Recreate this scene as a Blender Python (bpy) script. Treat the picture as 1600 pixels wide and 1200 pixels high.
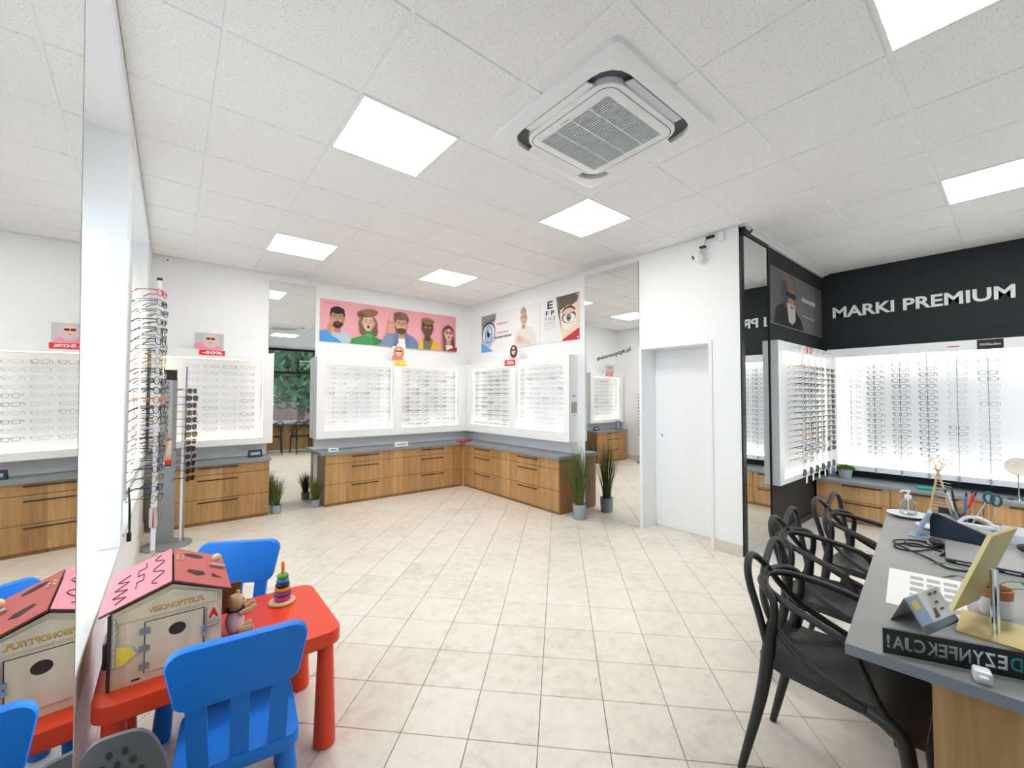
import bpy, bmesh, math, random
from mathutils import Vector, Matrix

S = bpy.context.scene
COL = S.collection
rnd = random.Random(7)
PI = math.pi
for _o in list(bpy.data.objects):
    bpy.data.objects.remove(_o)

# ------------------------------------------------------------------ camera
CAM_Z = 1.448
HC = 3.041                      # ceiling height
_yaw, _pit, _rol = math.radians(39.209), math.radians(1.724), math.radians(0.122)
fw = Vector((math.sin(_yaw)*math.cos(_pit), math.cos(_yaw)*math.cos(_pit), math.sin(_pit)))
r0 = Vector((math.cos(_yaw), -math.sin(_yaw), 0))
u0 = r0.cross(fw)
rr = r0*math.cos(_rol) + u0*math.sin(_rol)
uu = u0*math.cos(_rol) - r0*math.sin(_rol)
cam_d = bpy.data.cameras.new('camera')
cam_d.sensor_fit = 'HORIZONTAL'
cam_d.sensor_width = 36.0
cam_d.lens = 649.22/1600*36.0
cam_d.clip_start = 0.02
cam = bpy.data.objects.new('camera', cam_d)
COL.objects.link(cam)
cam.matrix_world = Matrix(((rr.x, uu.x, -fw.x, 0), (rr.y, uu.y, -fw.y, 0), (rr.z, uu.z, -fw.z, CAM_Z), (0, 0, 0, 1)))
S.camera = cam

# ------------------------------------------------------------------ world, sun, exposure
world = bpy.data.worlds.new('World')
S.world = world
world.use_nodes = True
_bg = world.node_tree.nodes['Background']
_bg.inputs[0].default_value = (0.68, 0.83, 1.0, 1)
_bg.inputs[1].default_value = 4.1
sun_d = bpy.data.lights.new('sun', 'SUN')
sun_d.energy = 7.0
sun_d.angle = math.radians(0.5)
sun_d.color = (1.0, 0.95, 0.86)
sun = bpy.data.objects.new('sun', sun_d)
COL.objects.link(sun)
sun.location = (-3, -8, 6)
_sd = Vector((1.0, 5.0, -0.8)).normalized()
sun.rotation_euler = _sd.to_track_quat('-Z', 'Y').to_euler()
S.view_settings.view_transform = 'Standard'
S.view_settings.look = 'None'
S.view_settings.gamma = 1.0
S.view_settings.use_curve_mapping = False
S.view_settings.exposure = 0.22
PANEL_E = 16.5                  # radiance of a ceiling light panel
LED_E = 5.5                     # radiance of a cabinet LED strip
S.cycles.use_denoising = True
S.cycles.max_bounces = 10
S.cycles.diffuse_bounces = 6
S.cycles.glossy_bounces = 5
S.cycles.transmission_bounces = 6
S.cycles.transparent_max_bounces = 24
S.cycles.caustics_reflective = False
S.cycles.caustics_refractive = False
S.cycles.sample_clamp_indirect = 8.0

# ------------------------------------------------------------------ materials
def srgb(r, g, b):
    f = lambda c: (c/255/12.92) if c/255 <= 0.04045 else ((c/255+0.055)/1.055)**2.4
    return (f(r), f(g), f(b))

M = {}
def mat(name, col, rough=0.5, metal=0.0, var=0.03, scale=18.0, bump=0.0, bscale=60.0, spec=0.5, emit=None, estr=0.0, alpha=1.0, trans=0.0, ior=1.45, coat=0.0):
    if name in M:
        return M[name]
    m = bpy.data.materials.new(name)
    m.use_nodes = True
    nt = m.node_tree
    b = nt.nodes['Principled BSDF']
    b.inputs['Roughness'].default_value = rough
    b.inputs['Metallic'].default_value = metal
    b.inputs['Specular IOR Level'].default_value = spec
    b.inputs['IOR'].default_value = ior
    if coat:
        b.inputs['Coat Weight'].default_value = coat
    tc = nt.nodes.new('ShaderNodeTexCoord')
    if var > 0:
        n = nt.nodes.new('ShaderNodeTexNoise')
        n.inputs['Scale'].default_value = scale
        n.inputs['Detail'].default_value = 3
        nt.links.new(tc.outputs['Object'], n.inputs['Vector'])
        mx = nt.nodes.new('ShaderNodeMix')
        mx.data_type = 'RGBA'
        mx.inputs['A'].default_value = (*[max(0, c*(1-var)) for c in col], 1)
        mx.inputs['B'].default_value = (*[min(1, c*(1+var)) for c in col], 1)
        nt.links.new(n.outputs['Fac'], mx.inputs['Factor'])
        nt.links.new(mx.outputs['Result'], b.inputs['Base Color'])
    else:
        b.inputs['Base Color'].default_value = (*col, 1)
    if bump > 0:
        n2 = nt.nodes.new('ShaderNodeTexNoise')
        n2.inputs['Scale'].default_value = bscale
        nt.links.new(tc.outputs['Object'], n2.inputs['Vector'])
        bp = nt.nodes.new('ShaderNodeBump')
        bp.inputs['Strength'].default_value = bump
        bp.inputs['Distance'].default_value = 0.004
        nt.links.new(n2.outputs['Fac'], bp.inputs['Height'])
        nt.links.new(bp.outputs['Normal'], b.inputs['Normal'])
    if emit:
        b.inputs['Emission Color'].default_value = (*emit, 1)
        b.inputs['Emission Strength'].default_value = estr
    if trans:
        b.inputs['Transmission Weight'].default_value = trans
    b.inputs['Alpha'].default_value = alpha
    M[name] = m
    return m

def clear_mat(name, tint=(1, 1, 1), gloss=0.08, rough=0.02):
    """thin clear sheet: mostly straight-through, with a glossy share that grows at grazing angles"""
    if name in M:
        return M[name]
    m = bpy.data.materials.new(name)
    m.use_nodes = True
    nt = m.node_tree
    for n in list(nt.nodes):
        nt.nodes.remove(n)
    out = nt.nodes.new('ShaderNodeOutputMaterial')
    t = nt.nodes.new('ShaderNodeBsdfTransparent')
    t.inputs['Color'].default_value = (*tint, 1)
    g = nt.nodes.new('ShaderNodeBsdfGlossy')
    g.inputs['Roughness'].default_value = rough
    lw = nt.nodes.new('ShaderNodeLayerWeight')
    lw.inputs['Blend'].default_value = 0.25
    mp = nt.nodes.new('ShaderNodeMapRange')
    mp.inputs['To Min'].default_value = gloss*0.5
    mp.inputs['To Max'].default_value = min(1.0, gloss*6)
    mx = nt.nodes.new('ShaderNodeMixShader')
    nt.links.new(lw.outputs['Fresnel'], mp.inputs['Value'])
    nt.links.new(mp.outputs['Result'], mx.inputs[0])
    nt.links.new(t.outputs[0], mx.inputs[1])
    nt.links.new(g.outputs[0], mx.inputs[2])
    nt.links.new(mx.outputs[0], out.inputs['Surface'])
    M[name] = m
    return m

def wood_mat(name, c1, c2, axis='Z', plank=0.165, rough=0.45):
    """veneer of staves that run along one axis, each stave a little different"""
    m = bpy.data.materials.new(name)
    m.use_nodes = True
    nt = m.node_tree
    L = nt.links.new
    b = nt.nodes['Principled BSDF']
    b.inputs['Roughness'].default_value = rough
    ge = nt.nodes.new('ShaderNodeNewGeometry')
    sp = nt.nodes.new('ShaderNodeSeparateXYZ')
    L(ge.outputs['Position'], sp.inputs[0])
    ad = nt.nodes.new('ShaderNodeMath'); ad.operation = 'ADD'
    L(sp.outputs['X'], ad.inputs[0]); L(sp.outputs['Y'], ad.inputs[1])
    dv = nt.nodes.new('ShaderNodeMath'); dv.operation = 'DIVIDE'; dv.inputs[1].default_value = plank
    L(ad.outputs[0], dv.inputs[0])
    fl = nt.nodes.new('ShaderNodeMath'); fl.operation = 'FLOOR'
    L(dv.outputs[0], fl.inputs[0])
    wn = nt.nodes.new('ShaderNodeTexWhiteNoise'); wn.noise_dimensions = '1D'
    L(fl.outputs[0], wn.inputs['W'])
    mp = nt.nodes.new('ShaderNodeMapping')
    mp.inputs['Scale'].default_value = (14, 14, 0.9)
    L(ge.outputs['Position'], mp.inputs[0])
    n = nt.nodes.new('ShaderNodeTexNoise'); n.inputs['Scale'].default_value = 2.2; n.inputs['Detail'].default_value = 7
    n.inputs['Distortion'].default_value = 0.8
    L(mp.outputs[0], n.inputs['Vector'])
    m1 = nt.nodes.new('ShaderNodeMath'); m1.operation = 'MULTIPLY_ADD'; m1.inputs[1].default_value = 0.34
    L(wn.outputs['Value'], m1.inputs[0])
    m2 = nt.nodes.new('ShaderNodeMath'); m2.operation = 'MULTIPLY'; m2.inputs[1].default_value = 0.72
    L(n.outputs['Fac'], m2.inputs[0]); L(m2.outputs[0], m1.inputs[2])
    cr = nt.nodes.new('ShaderNodeValToRGB')
    cr.color_ramp.elements[0].color = (*c1, 1); cr.color_ramp.elements[0].position = 0.15
    cr.color_ramp.elements[1].color = (*c2, 1); cr.color_ramp.elements[1].position = 0.85
    L(m1.outputs[0], cr.inputs[0]); L(cr.outputs[0], b.inputs['Base Color'])
    M[name] = m
    return m

def tile_mat(name, c1, c2, c3):
    m = bpy.data.materials.new(name)
    m.use_nodes = True
    nt = m.node_tree
    L = nt.links.new
    b = nt.nodes['Principled BSDF']
    ge = nt.nodes.new('ShaderNodeNewGeometry')
    oi = nt.nodes.new('ShaderNodeObjectInfo')
    n1 = nt.nodes.new('ShaderNodeTexNoise'); n1.inputs['Scale'].default_value = 2.6; n1.inputs['Detail'].default_value = 9; n1.inputs['Roughness'].default_value = 0.72
    L(ge.outputs['Position'], n1.inputs['Vector'])
    n2 = nt.nodes.new('ShaderNodeTexNoise'); n2.inputs['Scale'].default_value = 13; n2.inputs['Detail'].default_value = 6; n2.inputs['Roughness'].default_value = 0.7
    L(ge.outputs['Position'], n2.inputs['Vector'])
    mu = nt.nodes.new('ShaderNodeMath'); mu.operation = 'MULTIPLY_ADD'; mu.inputs[1].default_value = 0.55
    L(n2.outputs['Fac'], mu.inputs[0])
    m2 = nt.nodes.new('ShaderNodeMath'); m2.operation = 'MULTIPLY'; m2.inputs[1].default_value = 0.4
    L(n1.outputs['Fac'], m2.inputs[0]); L(m2.outputs[0], mu.inputs[2])
    ad = nt.nodes.new('ShaderNodeMath'); ad.operation = 'MULTIPLY_ADD'; ad.inputs[1].default_value = 0.08
    L(oi.outputs['Random'], ad.inputs[0]); L(mu.outputs[0], ad.inputs[2])
    cr = nt.nodes.new('ShaderNodeValToRGB')
    e = cr.color_ramp.elements
    e[0].position = 0.30; e[0].color = (*c1, 1)
    e[1].position = 0.72; e[1].color = (*c3, 1)
    x = e.new(0.5); x.color = (*c2, 1)
    L(ad.outputs[0], cr.inputs[0]); L(cr.outputs[0], b.inputs['Base Color'])
    b.inputs['Roughness'].default_value = 0.33
    b.inputs['Specular IOR Level'].default_value = 0.45
    M[name] = m
    return m

def ceiling_mat(name):
    m = bpy.data.materials.new(name)
    m.use_nodes = True
    nt = m.node_tree
    L = nt.links.new
    b = nt.nodes['Principled BSDF']
    ge = nt.nodes.new('ShaderNodeNewGeometry')
    n1 = nt.nodes.new('ShaderNodeTexNoise'); n1.inputs['Scale'].default_value = 150; n1.inputs['Detail'].default_value = 3; n1.inputs['Roughness'].default_value = 0.6
    L(ge.outputs['Position'], n1.inputs['Vector'])
    cr = nt.nodes.new('ShaderNodeValToRGB')
    e = cr.color_ramp.elements
    e[0].position = 0.31; e[0].color = (0.44, 0.43, 0.41, 1)
    e[1].position = 0.40; e[1].color = (0.90, 0.895, 0.885, 1)
    L(n1.outputs['Fac'], cr.inputs[0]); L(cr.outputs[0], b.inputs['Base Color'])
    b.inputs['Roughness'].default_value = 0.95
    b.inputs['Specular IOR Level'].default_value = 0.1
    bp = nt.nodes.new('ShaderNodeBump'); bp.inputs['Strength'].default_value = 0.35; bp.inputs['Distance'].default_value = 0.003
    L(n1.outputs['Fac'], bp.inputs['Height']); L(bp.outputs['Normal'], b.inputs['Normal'])
    M[name] = m
    return m

mat('wall_white', (0.86, 0.865, 0.87), 0.75, var=0.012, scale=2.0, bump=0.05, bscale=220)
mat('wall_black', srgb(32, 33, 36), 0.65, var=0.06, scale=3)
mat('gloss_white', (0.87, 0.875, 0.885), 0.32, var=0.006, scale=2)
mat('board_white', (0.90, 0.91, 0.93), 0.35, var=0.008, scale=2)
mat('frame_white', (0.84, 0.845, 0.85), 0.4, var=0.008, scale=3)
mat('baseboard_beige', srgb(214, 204, 192), 0.4, var=0.05, scale=14)
wood_mat('oak', srgb(142, 102, 60), srgb(214, 170, 114))
wood_mat('oak_dark', srgb(116, 84, 52), srgb(168, 128, 84))
tile_mat('floor_tile', srgb(192, 182, 168), srgb(222, 214, 201), srgb(234, 228, 217))
mat('grout', srgb(116, 104, 94), 0.9, var=0.12, scale=30)
ceiling_mat('ceiling_board')
mat('tee_white', (0.88, 0.875, 0.865), 0.5, var=0.01)
mat('plenum', (0.35, 0.35, 0.35), 0.9, var=0.05)
mat('worktop', srgb(138, 143, 149), 0.42, var=0.12, scale=9)
mat('concrete_top', srgb(142, 142, 140), 0.36, var=0.26, scale=5, bump=0.03, bscale=14)
mat('concrete_edge', srgb(140, 147, 156), 0.5, var=0.14, scale=11)
mat('black_metal', (0.012, 0.012, 0.013), 0.42, metal=0.3, var=0.05)
mat('black_plastic', (0.014, 0.014, 0.015), 0.45, var=0.1)
mat('chair_black', (0.018, 0.018, 0.0185), 0.42, var=0.1, scale=40, bump=0.05, bscale=300)
mat('mirror', (0.93, 0.945, 0.93), 0.0, metal=1.0, var=0.0)
mat('mirror_edge', srgb(60, 72, 68), 0.3, var=0.1)
mat('chrome', (0.72, 0.73, 0.75), 0.12, metal=1.0, var=0.02)
mat('steel', (0.55, 0.56, 0.58), 0.35, metal=0.9, var=0.05)
mat('grey_metal', srgb(150, 154, 158), 0.45, metal=0.3, var=0.04)
mat('light_diffuser', (0.9, 0.9, 0.9), 0.5, var=0.0, emit=(1.0, 0.985, 0.95), estr=PANEL_E)
mat('led', (0.9, 0.9, 0.85), 0.5, var=0.0, emit=(1.0, 0.92, 0.74), estr=LED_E)
mat('led_strong', (0.9, 0.9, 0.85), 0.5, var=0.0, emit=(1.0, 0.95, 0.86), estr=LED_E*8.0)
mat('ac_white', (0.86, 0.86, 0.875), 0.38, var=0.008)
mat('ac_grey', (0.62, 0.63, 0.66), 0.4, var=0.02)
mat('ac_dark', (0.03, 0.03, 0.033), 0.6, var=0.1)
mat('ac_slat', (0.66, 0.67, 0.70), 0.4, var=0.01)
mat('red_plastic', srgb(226, 66, 30), 0.4, var=0.04, scale=5)
mat('blue_plastic', srgb(0, 118, 214), 0.5, var=0.04, scale=5)
mat('pink_paint', srgb(206, 116, 122), 0.5, var=0.08, scale=9)
mat('red_paint', srgb(186, 84, 80), 0.5, var=0.08, scale=9)
wood_mat('plywood', srgb(196, 172, 136), srgb(222, 202, 170), plank=0.9)
mat('ply_edge', srgb(84, 58, 40), 0.7, var=0.15)
mat('burnt', srgb(54, 40, 34), 0.8, var=0.1)
mat('brown_wood', srgb(124, 84, 46), 0.6, var=0.15, scale=16)
mat('pale_wood', srgb(216, 184, 140), 0.5, var=0.08, scale=18)
mat('teddy', srgb(214, 178, 138), 0.95, var=0.12, scale=50, bump=0.6, bscale=160)
mat('shirt_white', (0.78, 0.78, 0.8), 0.9, var=0.06)
mat('yellow', srgb(232, 200, 70), 0.5, var=0.06)
mat('orange', srgb(236, 132, 36), 0.5, var=0.04)
mat('green', srgb(82, 160, 60), 0.5, var=0.04)
mat('purple', srgb(116, 66, 140), 0.5, var=0.04)
mat('magenta', srgb(208, 66, 130), 0.5, var=0.04)
mat('sky_blue', srgb(52, 130, 196), 0.5, var=0.04)
mat('grey_plastic', srgb(92, 95, 98), 0.55, var=0.06)
mat('pot_grey', srgb(158, 170, 178), 0.6, var=0.05, scale=14)
mat('soil', srgb(52, 42, 34), 0.95, var=0.25, scale=60)
mat('blade', srgb(92, 104, 44), 0.6, var=0.45, scale=11)
mat('leaf', srgb(96, 140, 62), 0.5, var=0.25, scale=24)
mat('box_green', srgb(96, 128, 44), 0.7, var=0.35, scale=60)
mat('tree_green', srgb(70, 98, 66), 0.8, var=0.45, scale=3)
mat('bark', srgb(84, 68, 54), 0.9, var=0.2)
mat('terracotta', srgb(190, 116, 74), 0.7, var=0.08)
mat('white_ceramic', (0.82, 0.82, 0.82), 0.25, var=0.02)
mat('gold', srgb(196, 178, 122), 0.38, metal=0.6, var=0.08, scale=10)
mat('paper', (0.76, 0.76, 0.75), 0.7, var=0.02)
mat('print_grey', srgb(168, 166, 164), 0.7, var=0.08)
mat('print_dark', srgb(48, 48, 50), 0.6, var=0.05)
mat('navy', srgb(34, 46, 62), 0.5, var=0.06)
mat('laptop_grey', srgb(160, 157, 156), 0.38, metal=0.4, var=0.03)
mat('teal', srgb(22, 150, 140), 0.5, var=0.04)
mat('turquoise', srgb(70, 186, 200), 0.4, var=0.05)
mat('blue_grey', srgb(150, 168, 190), 0.5, var=0.05)
mat('sign_red', srgb(224, 34, 40), 0.45, var=0.02)
mat('sign_yellow', srgb(250, 206, 40), 0.45, var=0.02)
mat('sign_white', (0.9, 0.9, 0.9), 0.45, var=0.0)
mat('sign_black', (0.012, 0.012, 0.014), 0.3, var=0.05)
mat('book_red', srgb(206, 40, 70), 0.5, var=0.04)
mat('hand_skin', srgb(222, 178, 150), 0.6, var=0.03)
clear_mat('pane', (0.97, 0.985, 0.98), 0.05)
clear_mat('acrylic', (0.95, 0.97, 0.965), 0.08)
clear_mat('lens_clear', (0.97, 0.97, 0.975), 0.05)
clear_mat('lens_smoke', (0.10, 0.10, 0.11), 0.10)
clear_mat('lens_brown', (0.30, 0.20, 0.12), 0.10)
clear_mat('cup_clear', (0.85, 0.9, 0.92), 0.10)

# ------------------------------------------------------------------ mesh helpers
class MB:
    def __init__(s):
        s.v = []; s.f = []; s.m = []
    def add(s, v, f, mi=0):
        o = len(s.v)
        s.v += [tuple(p) for p in v]
        s.f += [tuple(i+o for i in q) for q in f]
        s.m += [mi]*len(f)
        return s
    def box(s, x0, x1, y0, y1, z0, z1, mi=0):
        return s.add([(x0,y0,z0),(x1,y0,z0),(x1,y1,z0),(x0,y1,z0),(x0,y0,z1),(x1,y0,z1),(x1,y1,z1),(x0,y1,z1)],
                     [(0,3,2,1),(4,5,6,7),(0,1,5,4),(1,2,6,5),(2,3,7,6),(3,0,4,7)], mi)
    def slab(s, x0, x1, y0, y1, z0, z1, b, mi=0):
        """box whose edges are chamfered by b"""
        bm = bmesh.new()
        bmesh.ops.create_cube(bm, size=1)
        for v in bm.verts:
            v.co = Vector(((x0+x1)/2 + v.co.x*(x1-x0), (y0+y1)/2 + v.co.y*(y1-y0), (z0+z1)/2 + v.co.z*(z1-z0)))
        bmesh.ops.bevel(bm, geom=bm.edges[:], offset=b, segments=2, profile=0.5, affect='EDGES', clamp_overlap=True)
        bm.verts.index_update()
        s.add([v.co for v in bm.verts], [[v.index for v in f.verts] for f in bm.faces], mi)
        bm.free()
        return s
    def tube(s, pts, rad, n=8, cap=True, mi=0, flat=1.0, closed=False):
        """sweep a round (or flattened) section along points; rad a number or one per point"""
        P = [Vector(p) for p in pts]
        R = rad if isinstance(rad, (list, tuple)) else [rad]*len(P)
        k = len(P)
        ref = None
        rings = []
        for i in range(k):
            if closed:
                t = P[(i+1) % k] - P[i-1]
            else:
                t = P[min(i+1, k-1)] - P[max(i-1, 0)]
            t = t.normalized() if t.length > 1e-9 else Vector((0, 0, 1))
            if ref is None:
                ref = Vector((0, 0, 1)) if abs(t.z) < 0.9 else Vector((1, 0, 0))
            a = (ref - t*ref.dot(t))
            a = a.normalized() if a.length > 1e-6 else t.orthogonal().normalized()
            b = t.cross(a)
            ref = a
            rings.append([P[i] + a*(math.cos(2*PI*j/n)*R[i]) + b*(math.sin(2*PI*j/n)*R[i]*flat) for j in range(n)])
        v = [p for r in rings for p in r]
        f = []
        for i in range(k if closed else k-1):
            i2 = (i+1) % k
            for j in range(n):
                f.append((i*n+j, i*n+(j+1) % n, i2*n+(j+1) % n, i2*n+j))
        if cap and not closed:
            f.append(tuple(range(n-1, -1, -1)))
            f.append(tuple((k-1)*n+j for j in range(n)))
        return s.add(v, f, mi)
    def lathe(s, prof, n=24, c=(0, 0, 0), mi=0, cap=True):
        v = []; f = []
        k = len(prof)
        for (r, z) in prof:
            for j in range(n):
                a = 2*PI*j/n
                v.append((c[0]+r*math.cos(a), c[1]+r*math.sin(a), c[2]+z))
        for i in range(k-1):
            for j in range(n):
                f.append((i*n+j, i*n+(j+1) % n, (i+1)*n+(j+1) % n, (i+1)*n+j))
        if cap:
            f.append(tuple(range(n-1, -1, -1)))
            f.append(tuple((k-1)*n+j for j in range(n)))
        return s.add(v, f, mi)
    def prism(s, poly, z0, z1, fn=None, mi=0):
        """extrude polygon [(a,b)] between z0 and z1; fn maps (a,b,c) to a point"""
        fn = fn or (lambda a, b, c: (a, b, c))
        n = len(poly)
        v = [fn(a, b, z0) for a, b in poly] + [fn(a, b, z1) for a, b in poly]
        f = [tuple(range(n-1, -1, -1)), tuple(range(n, 2*n))]
        f += [(i, (i+1) % n, n+(i+1) % n, n+i) for i in range(n)]
        return s.add(v, f, mi)
    def ball(s, c, r, n=12, mi=0):
        rx, ry, rz = r if isinstance(r, (tuple, list)) else (r, r, r)
        v = []; f = []
        h = n//2
        for i in range(h+1):
            t = PI*i/h
            for j in range(n):
                a = 2*PI*j/n
                v.append((c[0]+rx*math.sin(t)*math.cos(a), c[1]+ry*math.sin(t)*math.sin(a), c[2]+rz*math.cos(t)))
        for i in range(h):
            for j in range(n):
                f.append((i*n+j, (i+1)*n+j, (i+1)*n+(j+1) % n, i*n+(j+1) % n))
        return s.add(v, f, mi)
    def xf(s, mtx):
        s.v = [tuple(mtx @ Vector(p)) for p in s.v]
        return s
    def mesh(s, name, mats, smooth=False):
        me = bpy.data.meshes.new(name)
        me.from_pydata(s.v, [], s.f)
        bm = bmesh.new(); bm.from_mesh(me)
        bmesh.ops.remove_doubles(bm, verts=bm.verts[:], dist=1e-6)
        bmesh.ops.recalc_face_normals(bm, faces=bm.faces[:])
        bm.to_mesh(me); bm.free()
        for q in (mats if isinstance(mats, (list, tuple)) else [mats]):
            me.materials.append(M[q])
        if len(s.m) == len(me.polygons) and max(s.m or [0]) > 0:
            me.polygons.foreach_set('material_index', s.m)
        if smooth:
            me.polygons.foreach_set('use_smooth', [True]*len(me.polygons))
            if hasattr(me, 'set_sharp_from_angle'):
                me.set_sharp_from_angle(angle=math.radians(40))
        me.update()
        return me
    def obj(s, name, mats, parent=None, smooth=False, loc=None):
        return link(name, s.mesh(name, mats, smooth), parent, loc)

def link(name, me, parent=None, loc=None, rot=None):
    o = bpy.data.objects.new(name, me)
    COL.objects.link(o)
    if parent is not None:
        o.parent = parent
    if loc is not None:
        o.location = loc
    if rot is not None:
        o.rotation_euler = rot
    return o

def tag(o, label=None, cat=None, group=None, kind=None):
    if label: o['label'] = label
    if cat: o['category'] = cat
    if group: o['group'] = group
    if kind: o['kind'] = kind
    return o

def thing(name, label, cat, loc=(0, 0, 0), rotz=0.0, group=None):
    o = bpy.data.objects.new(name, None)
    o.empty_display_size = 0.05
    COL.objects.link(o)
    o.location = loc
    o.rotation_euler = (0, 0, rotz)
    return tag(o, label, cat, group)

def struct(name, mb, m, label=None):
    o = mb.obj(name, m)
    o['kind'] = 'structure'
    if label: o['label'] = label
    return o

def spline(pts, sub=6, closed=False):
    P = [Vector(p) for p in pts]
    n = len(P); out = []
    for i in range(n if closed else n-1):
        if closed:
            p0, p1, p2, p3 = P[i-1], P[i], P[(i+1) % n], P[(i+2) % n]
        else:
            p0, p1, p2, p3 = P[max(i-1, 0)], P[i], P[i+1], P[min(i+2, n-1)]
        for k in range(sub):
            t = k/sub
            out.append(0.5*((2*p1)+(p2-p0)*t+(2*p0-5*p1+4*p2-p3)*t*t+(3*p1-p0-3*p2+p3)*t**3))
    if not closed:
        out.append(P[-1])
    return out

def rrect(x0, x1, y0, y1, r, n=5):
    out = []
    for cx, cy, a0 in ((x1-r, y1-r, 0), (x0+r, y1-r, PI/2), (x0+r, y0+r, PI), (x1-r, y0+r, 1.5*PI)):
        for k in range(n+1):
            a = a0 + PI/2*k/n
            out.append((cx+r*math.cos(a), cy+r*math.sin(a)))
    return out

_bold = None
def text_mesh(txt, w=None, h=None, depth=0.001, bold=0.0, align='LEFT', mirror=False):
    """lettering as a mesh in its local XZ plane, facing -Y; scaled to width w and/or height h"""
    cu = bpy.data.curves.new('lettering', 'FONT')
    cu.body = txt
    cu.size = 1.0
    cu.offset = bold
    cu.resolution_u = 3
    o = bpy.data.objects.new('lettering_tmp', cu)
    COL.objects.link(o)
    bpy.context.view_layer.update()
    me = bpy.data.meshes.new_from_object(o.evaluated_get(bpy.context.evaluated_depsgraph_get()))
    bpy.data.objects.remove(o); bpy.data.curves.remove(cu)
    xs = [v.co.x for v in me.vertices]; ys = [v.co.y for v in me.vertices]
    x0, x1, y0, y1 = min(xs), max(xs), min(ys), max(ys)
    sx = (w/(x1-x0)) if w else None
    sy = (h/(y1-y0)) if h else None
    sx = sx or sy; sy = sy or sx
    W = (x1-x0)*sx
    for v in me.vertices:
        x = (v.co.x-x0)*sx; y = (v.co.y-y0)*sy
        if mirror: x = W - x
        if align == 'CENTER': x -= W/2
        v.co = (x, 0, y)
    bm = bmesh.new(); bm.from_mesh(me)
    ret = bmesh.ops.extrude_face_region(bm, geom=bm.faces[:])
    for e in ret['geom']:
        if isinstance(e, bmesh.types.BMVert):
            e.co.y -= depth
    bmesh.ops.recalc_face_normals(bm, faces=bm.faces[:])
    bm.to_mesh(me); bm.free()
    return me

def text(name, txt, m, parent, loc, rot=(0, 0, 0), **k):
    me = text_mesh(txt, **k)
    me.materials.clear(); me.materials.append(M[m])
    return link(name, me, parent, loc, rot)

class Art:
    """flat printed picture: coloured shapes laid over each other on a sheet in the local XZ plane facing -Y"""
    def __init__(s, step=0.00025):
        s.mb = MB(); s.mats = []; s.k = 0; s.step = step; s.clip = None
    def mi(s, c):
        n = 'ink_%d_%d_%d' % c
        mat(n, srgb(*c), 0.6, var=0.0)
        if n not in s.mats: s.mats.append(n)
        return s.mats.index(n)
    def poly(s, pts, c):
        s.k += 1
        if s.clip:
            x0, x1, z0, z1 = s.clip
            for ax, lim, sgn in ((0, x0, 1), (0, x1, -1), (1, z0, 1), (1, z1, -1)):
                out = []
                for i in range(len(pts)):
                    a, b = pts[i-1], pts[i]
                    ia, ib = (a[ax]-lim)*sgn >= 0, (b[ax]-lim)*sgn >= 0
                    if ia != ib:
                        t = (lim-a[ax])/(b[ax]-a[ax])
                        out.append((a[0]+(b[0]-a[0])*t, a[1]+(b[1]-a[1])*t))
                    if ib: out.append(b)
                pts = out
                if len(pts) < 3: return s
        y = -s.step*s.k
        s.mb.add([(x, y, z) for x, z in pts], [tuple(range(len(pts)))], s.mi(c))
        return s
    def rect(s, x0, x1, z0, z1, c):
        return s.poly([(x0, z0), (x1, z0), (x1, z1), (x0, z1)], c)
    def ell(s, cx, cz, rx, rz, c, rot=0, a0=0, a1=2*PI, n=22):
        ca, sa = math.cos(rot), math.sin(rot)
        pts = []
        for i in range(n + (0 if abs(a1-a0-2*PI) < 1e-6 else 1)):
            a = a0+(a1-a0)*i/n
            x, z = rx*math.cos(a), rz*math.sin(a)
            pts.append((cx+x*ca-z*sa, cz+x*sa+z*ca))
        return s.poly(pts, c)
    def obj(s, name, parent, loc=(0, 0, 0)):
        me = bpy.data.meshes.new(name)
        me.from_pydata(s.mb.v, [], s.mb.f)
        for q in s.mats: me.materials.append(M[q])
        me.polygons.foreach_set('material_index', s.mb.m)
        me.update()
        return link(name, me, parent, loc)

ORD = ['first', 'second', 'third', 'fourth', 'fifth', 'sixth', 'seventh', 'eighth', 'ninth', 'tenth', 'eleventh', 'twelfth', 'thirteenth', 'fourteenth', 'fifteenth', 'sixteenth', 'seventeenth', 'eighteenth', 'nineteenth', 'twentieth', 'twenty-first', 'twenty-second', 'twenty-third', 'twenty-fourth', 'twenty-fifth', 'twenty-sixth', 'twenty-seventh', 'twenty-eighth']

# ------------------------------------------------------------------ room measures
XL, XB, XP = -0.22, 4.038, 6.56          # window wall, white wall with the door, black premium wall
YA, YN, YF = 6.135, 1.627, -2.6          # back wall, black niche wall, street front
TOP = 3.16

# ================================================================== THE SETTING
# ---------------- floor: grout bed with laid tiles, turned 45.7 degrees to the walls
fl = struct('floor', MB().box(XL-0.5, XP+0.2, YF-0.2, YA+0.2, -0.12, -0.004), 'grout')
FS, FA = 0.29566, math.radians(-45.688)
FX, FY = 1.2034, 1.3002
ca, sa = math.cos(FA), math.sin(FA)
def tile_mesh():
    a, b = FS/2-0.0016, FS/2-0.0032
    v = [(-a,-a,-0.006),(a,-a,-0.006),(a,a,-0.006),(-a,a,-0.006),(-a,-a,-0.0014),(a,-a,-0.0014),(a,a,-0.0014),(-a,a,-0.0014),(-b,-b,0),(b,-b,0),(b,b,0),(-b,b,0)]
    f = [(8,9,10,11)] + [(i,(i+1)%4,4+(i+1)%4,4+i) for i in range(4)] + [(4+i,4+(i+1)%4,8+(i+1)%4,8+i) for i in range(4)]
    return MB().add(v, f)
_tile = tile_mesh()
tile_me = _tile.mesh('floor_tile', 'floor_tile')
cells = []
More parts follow.
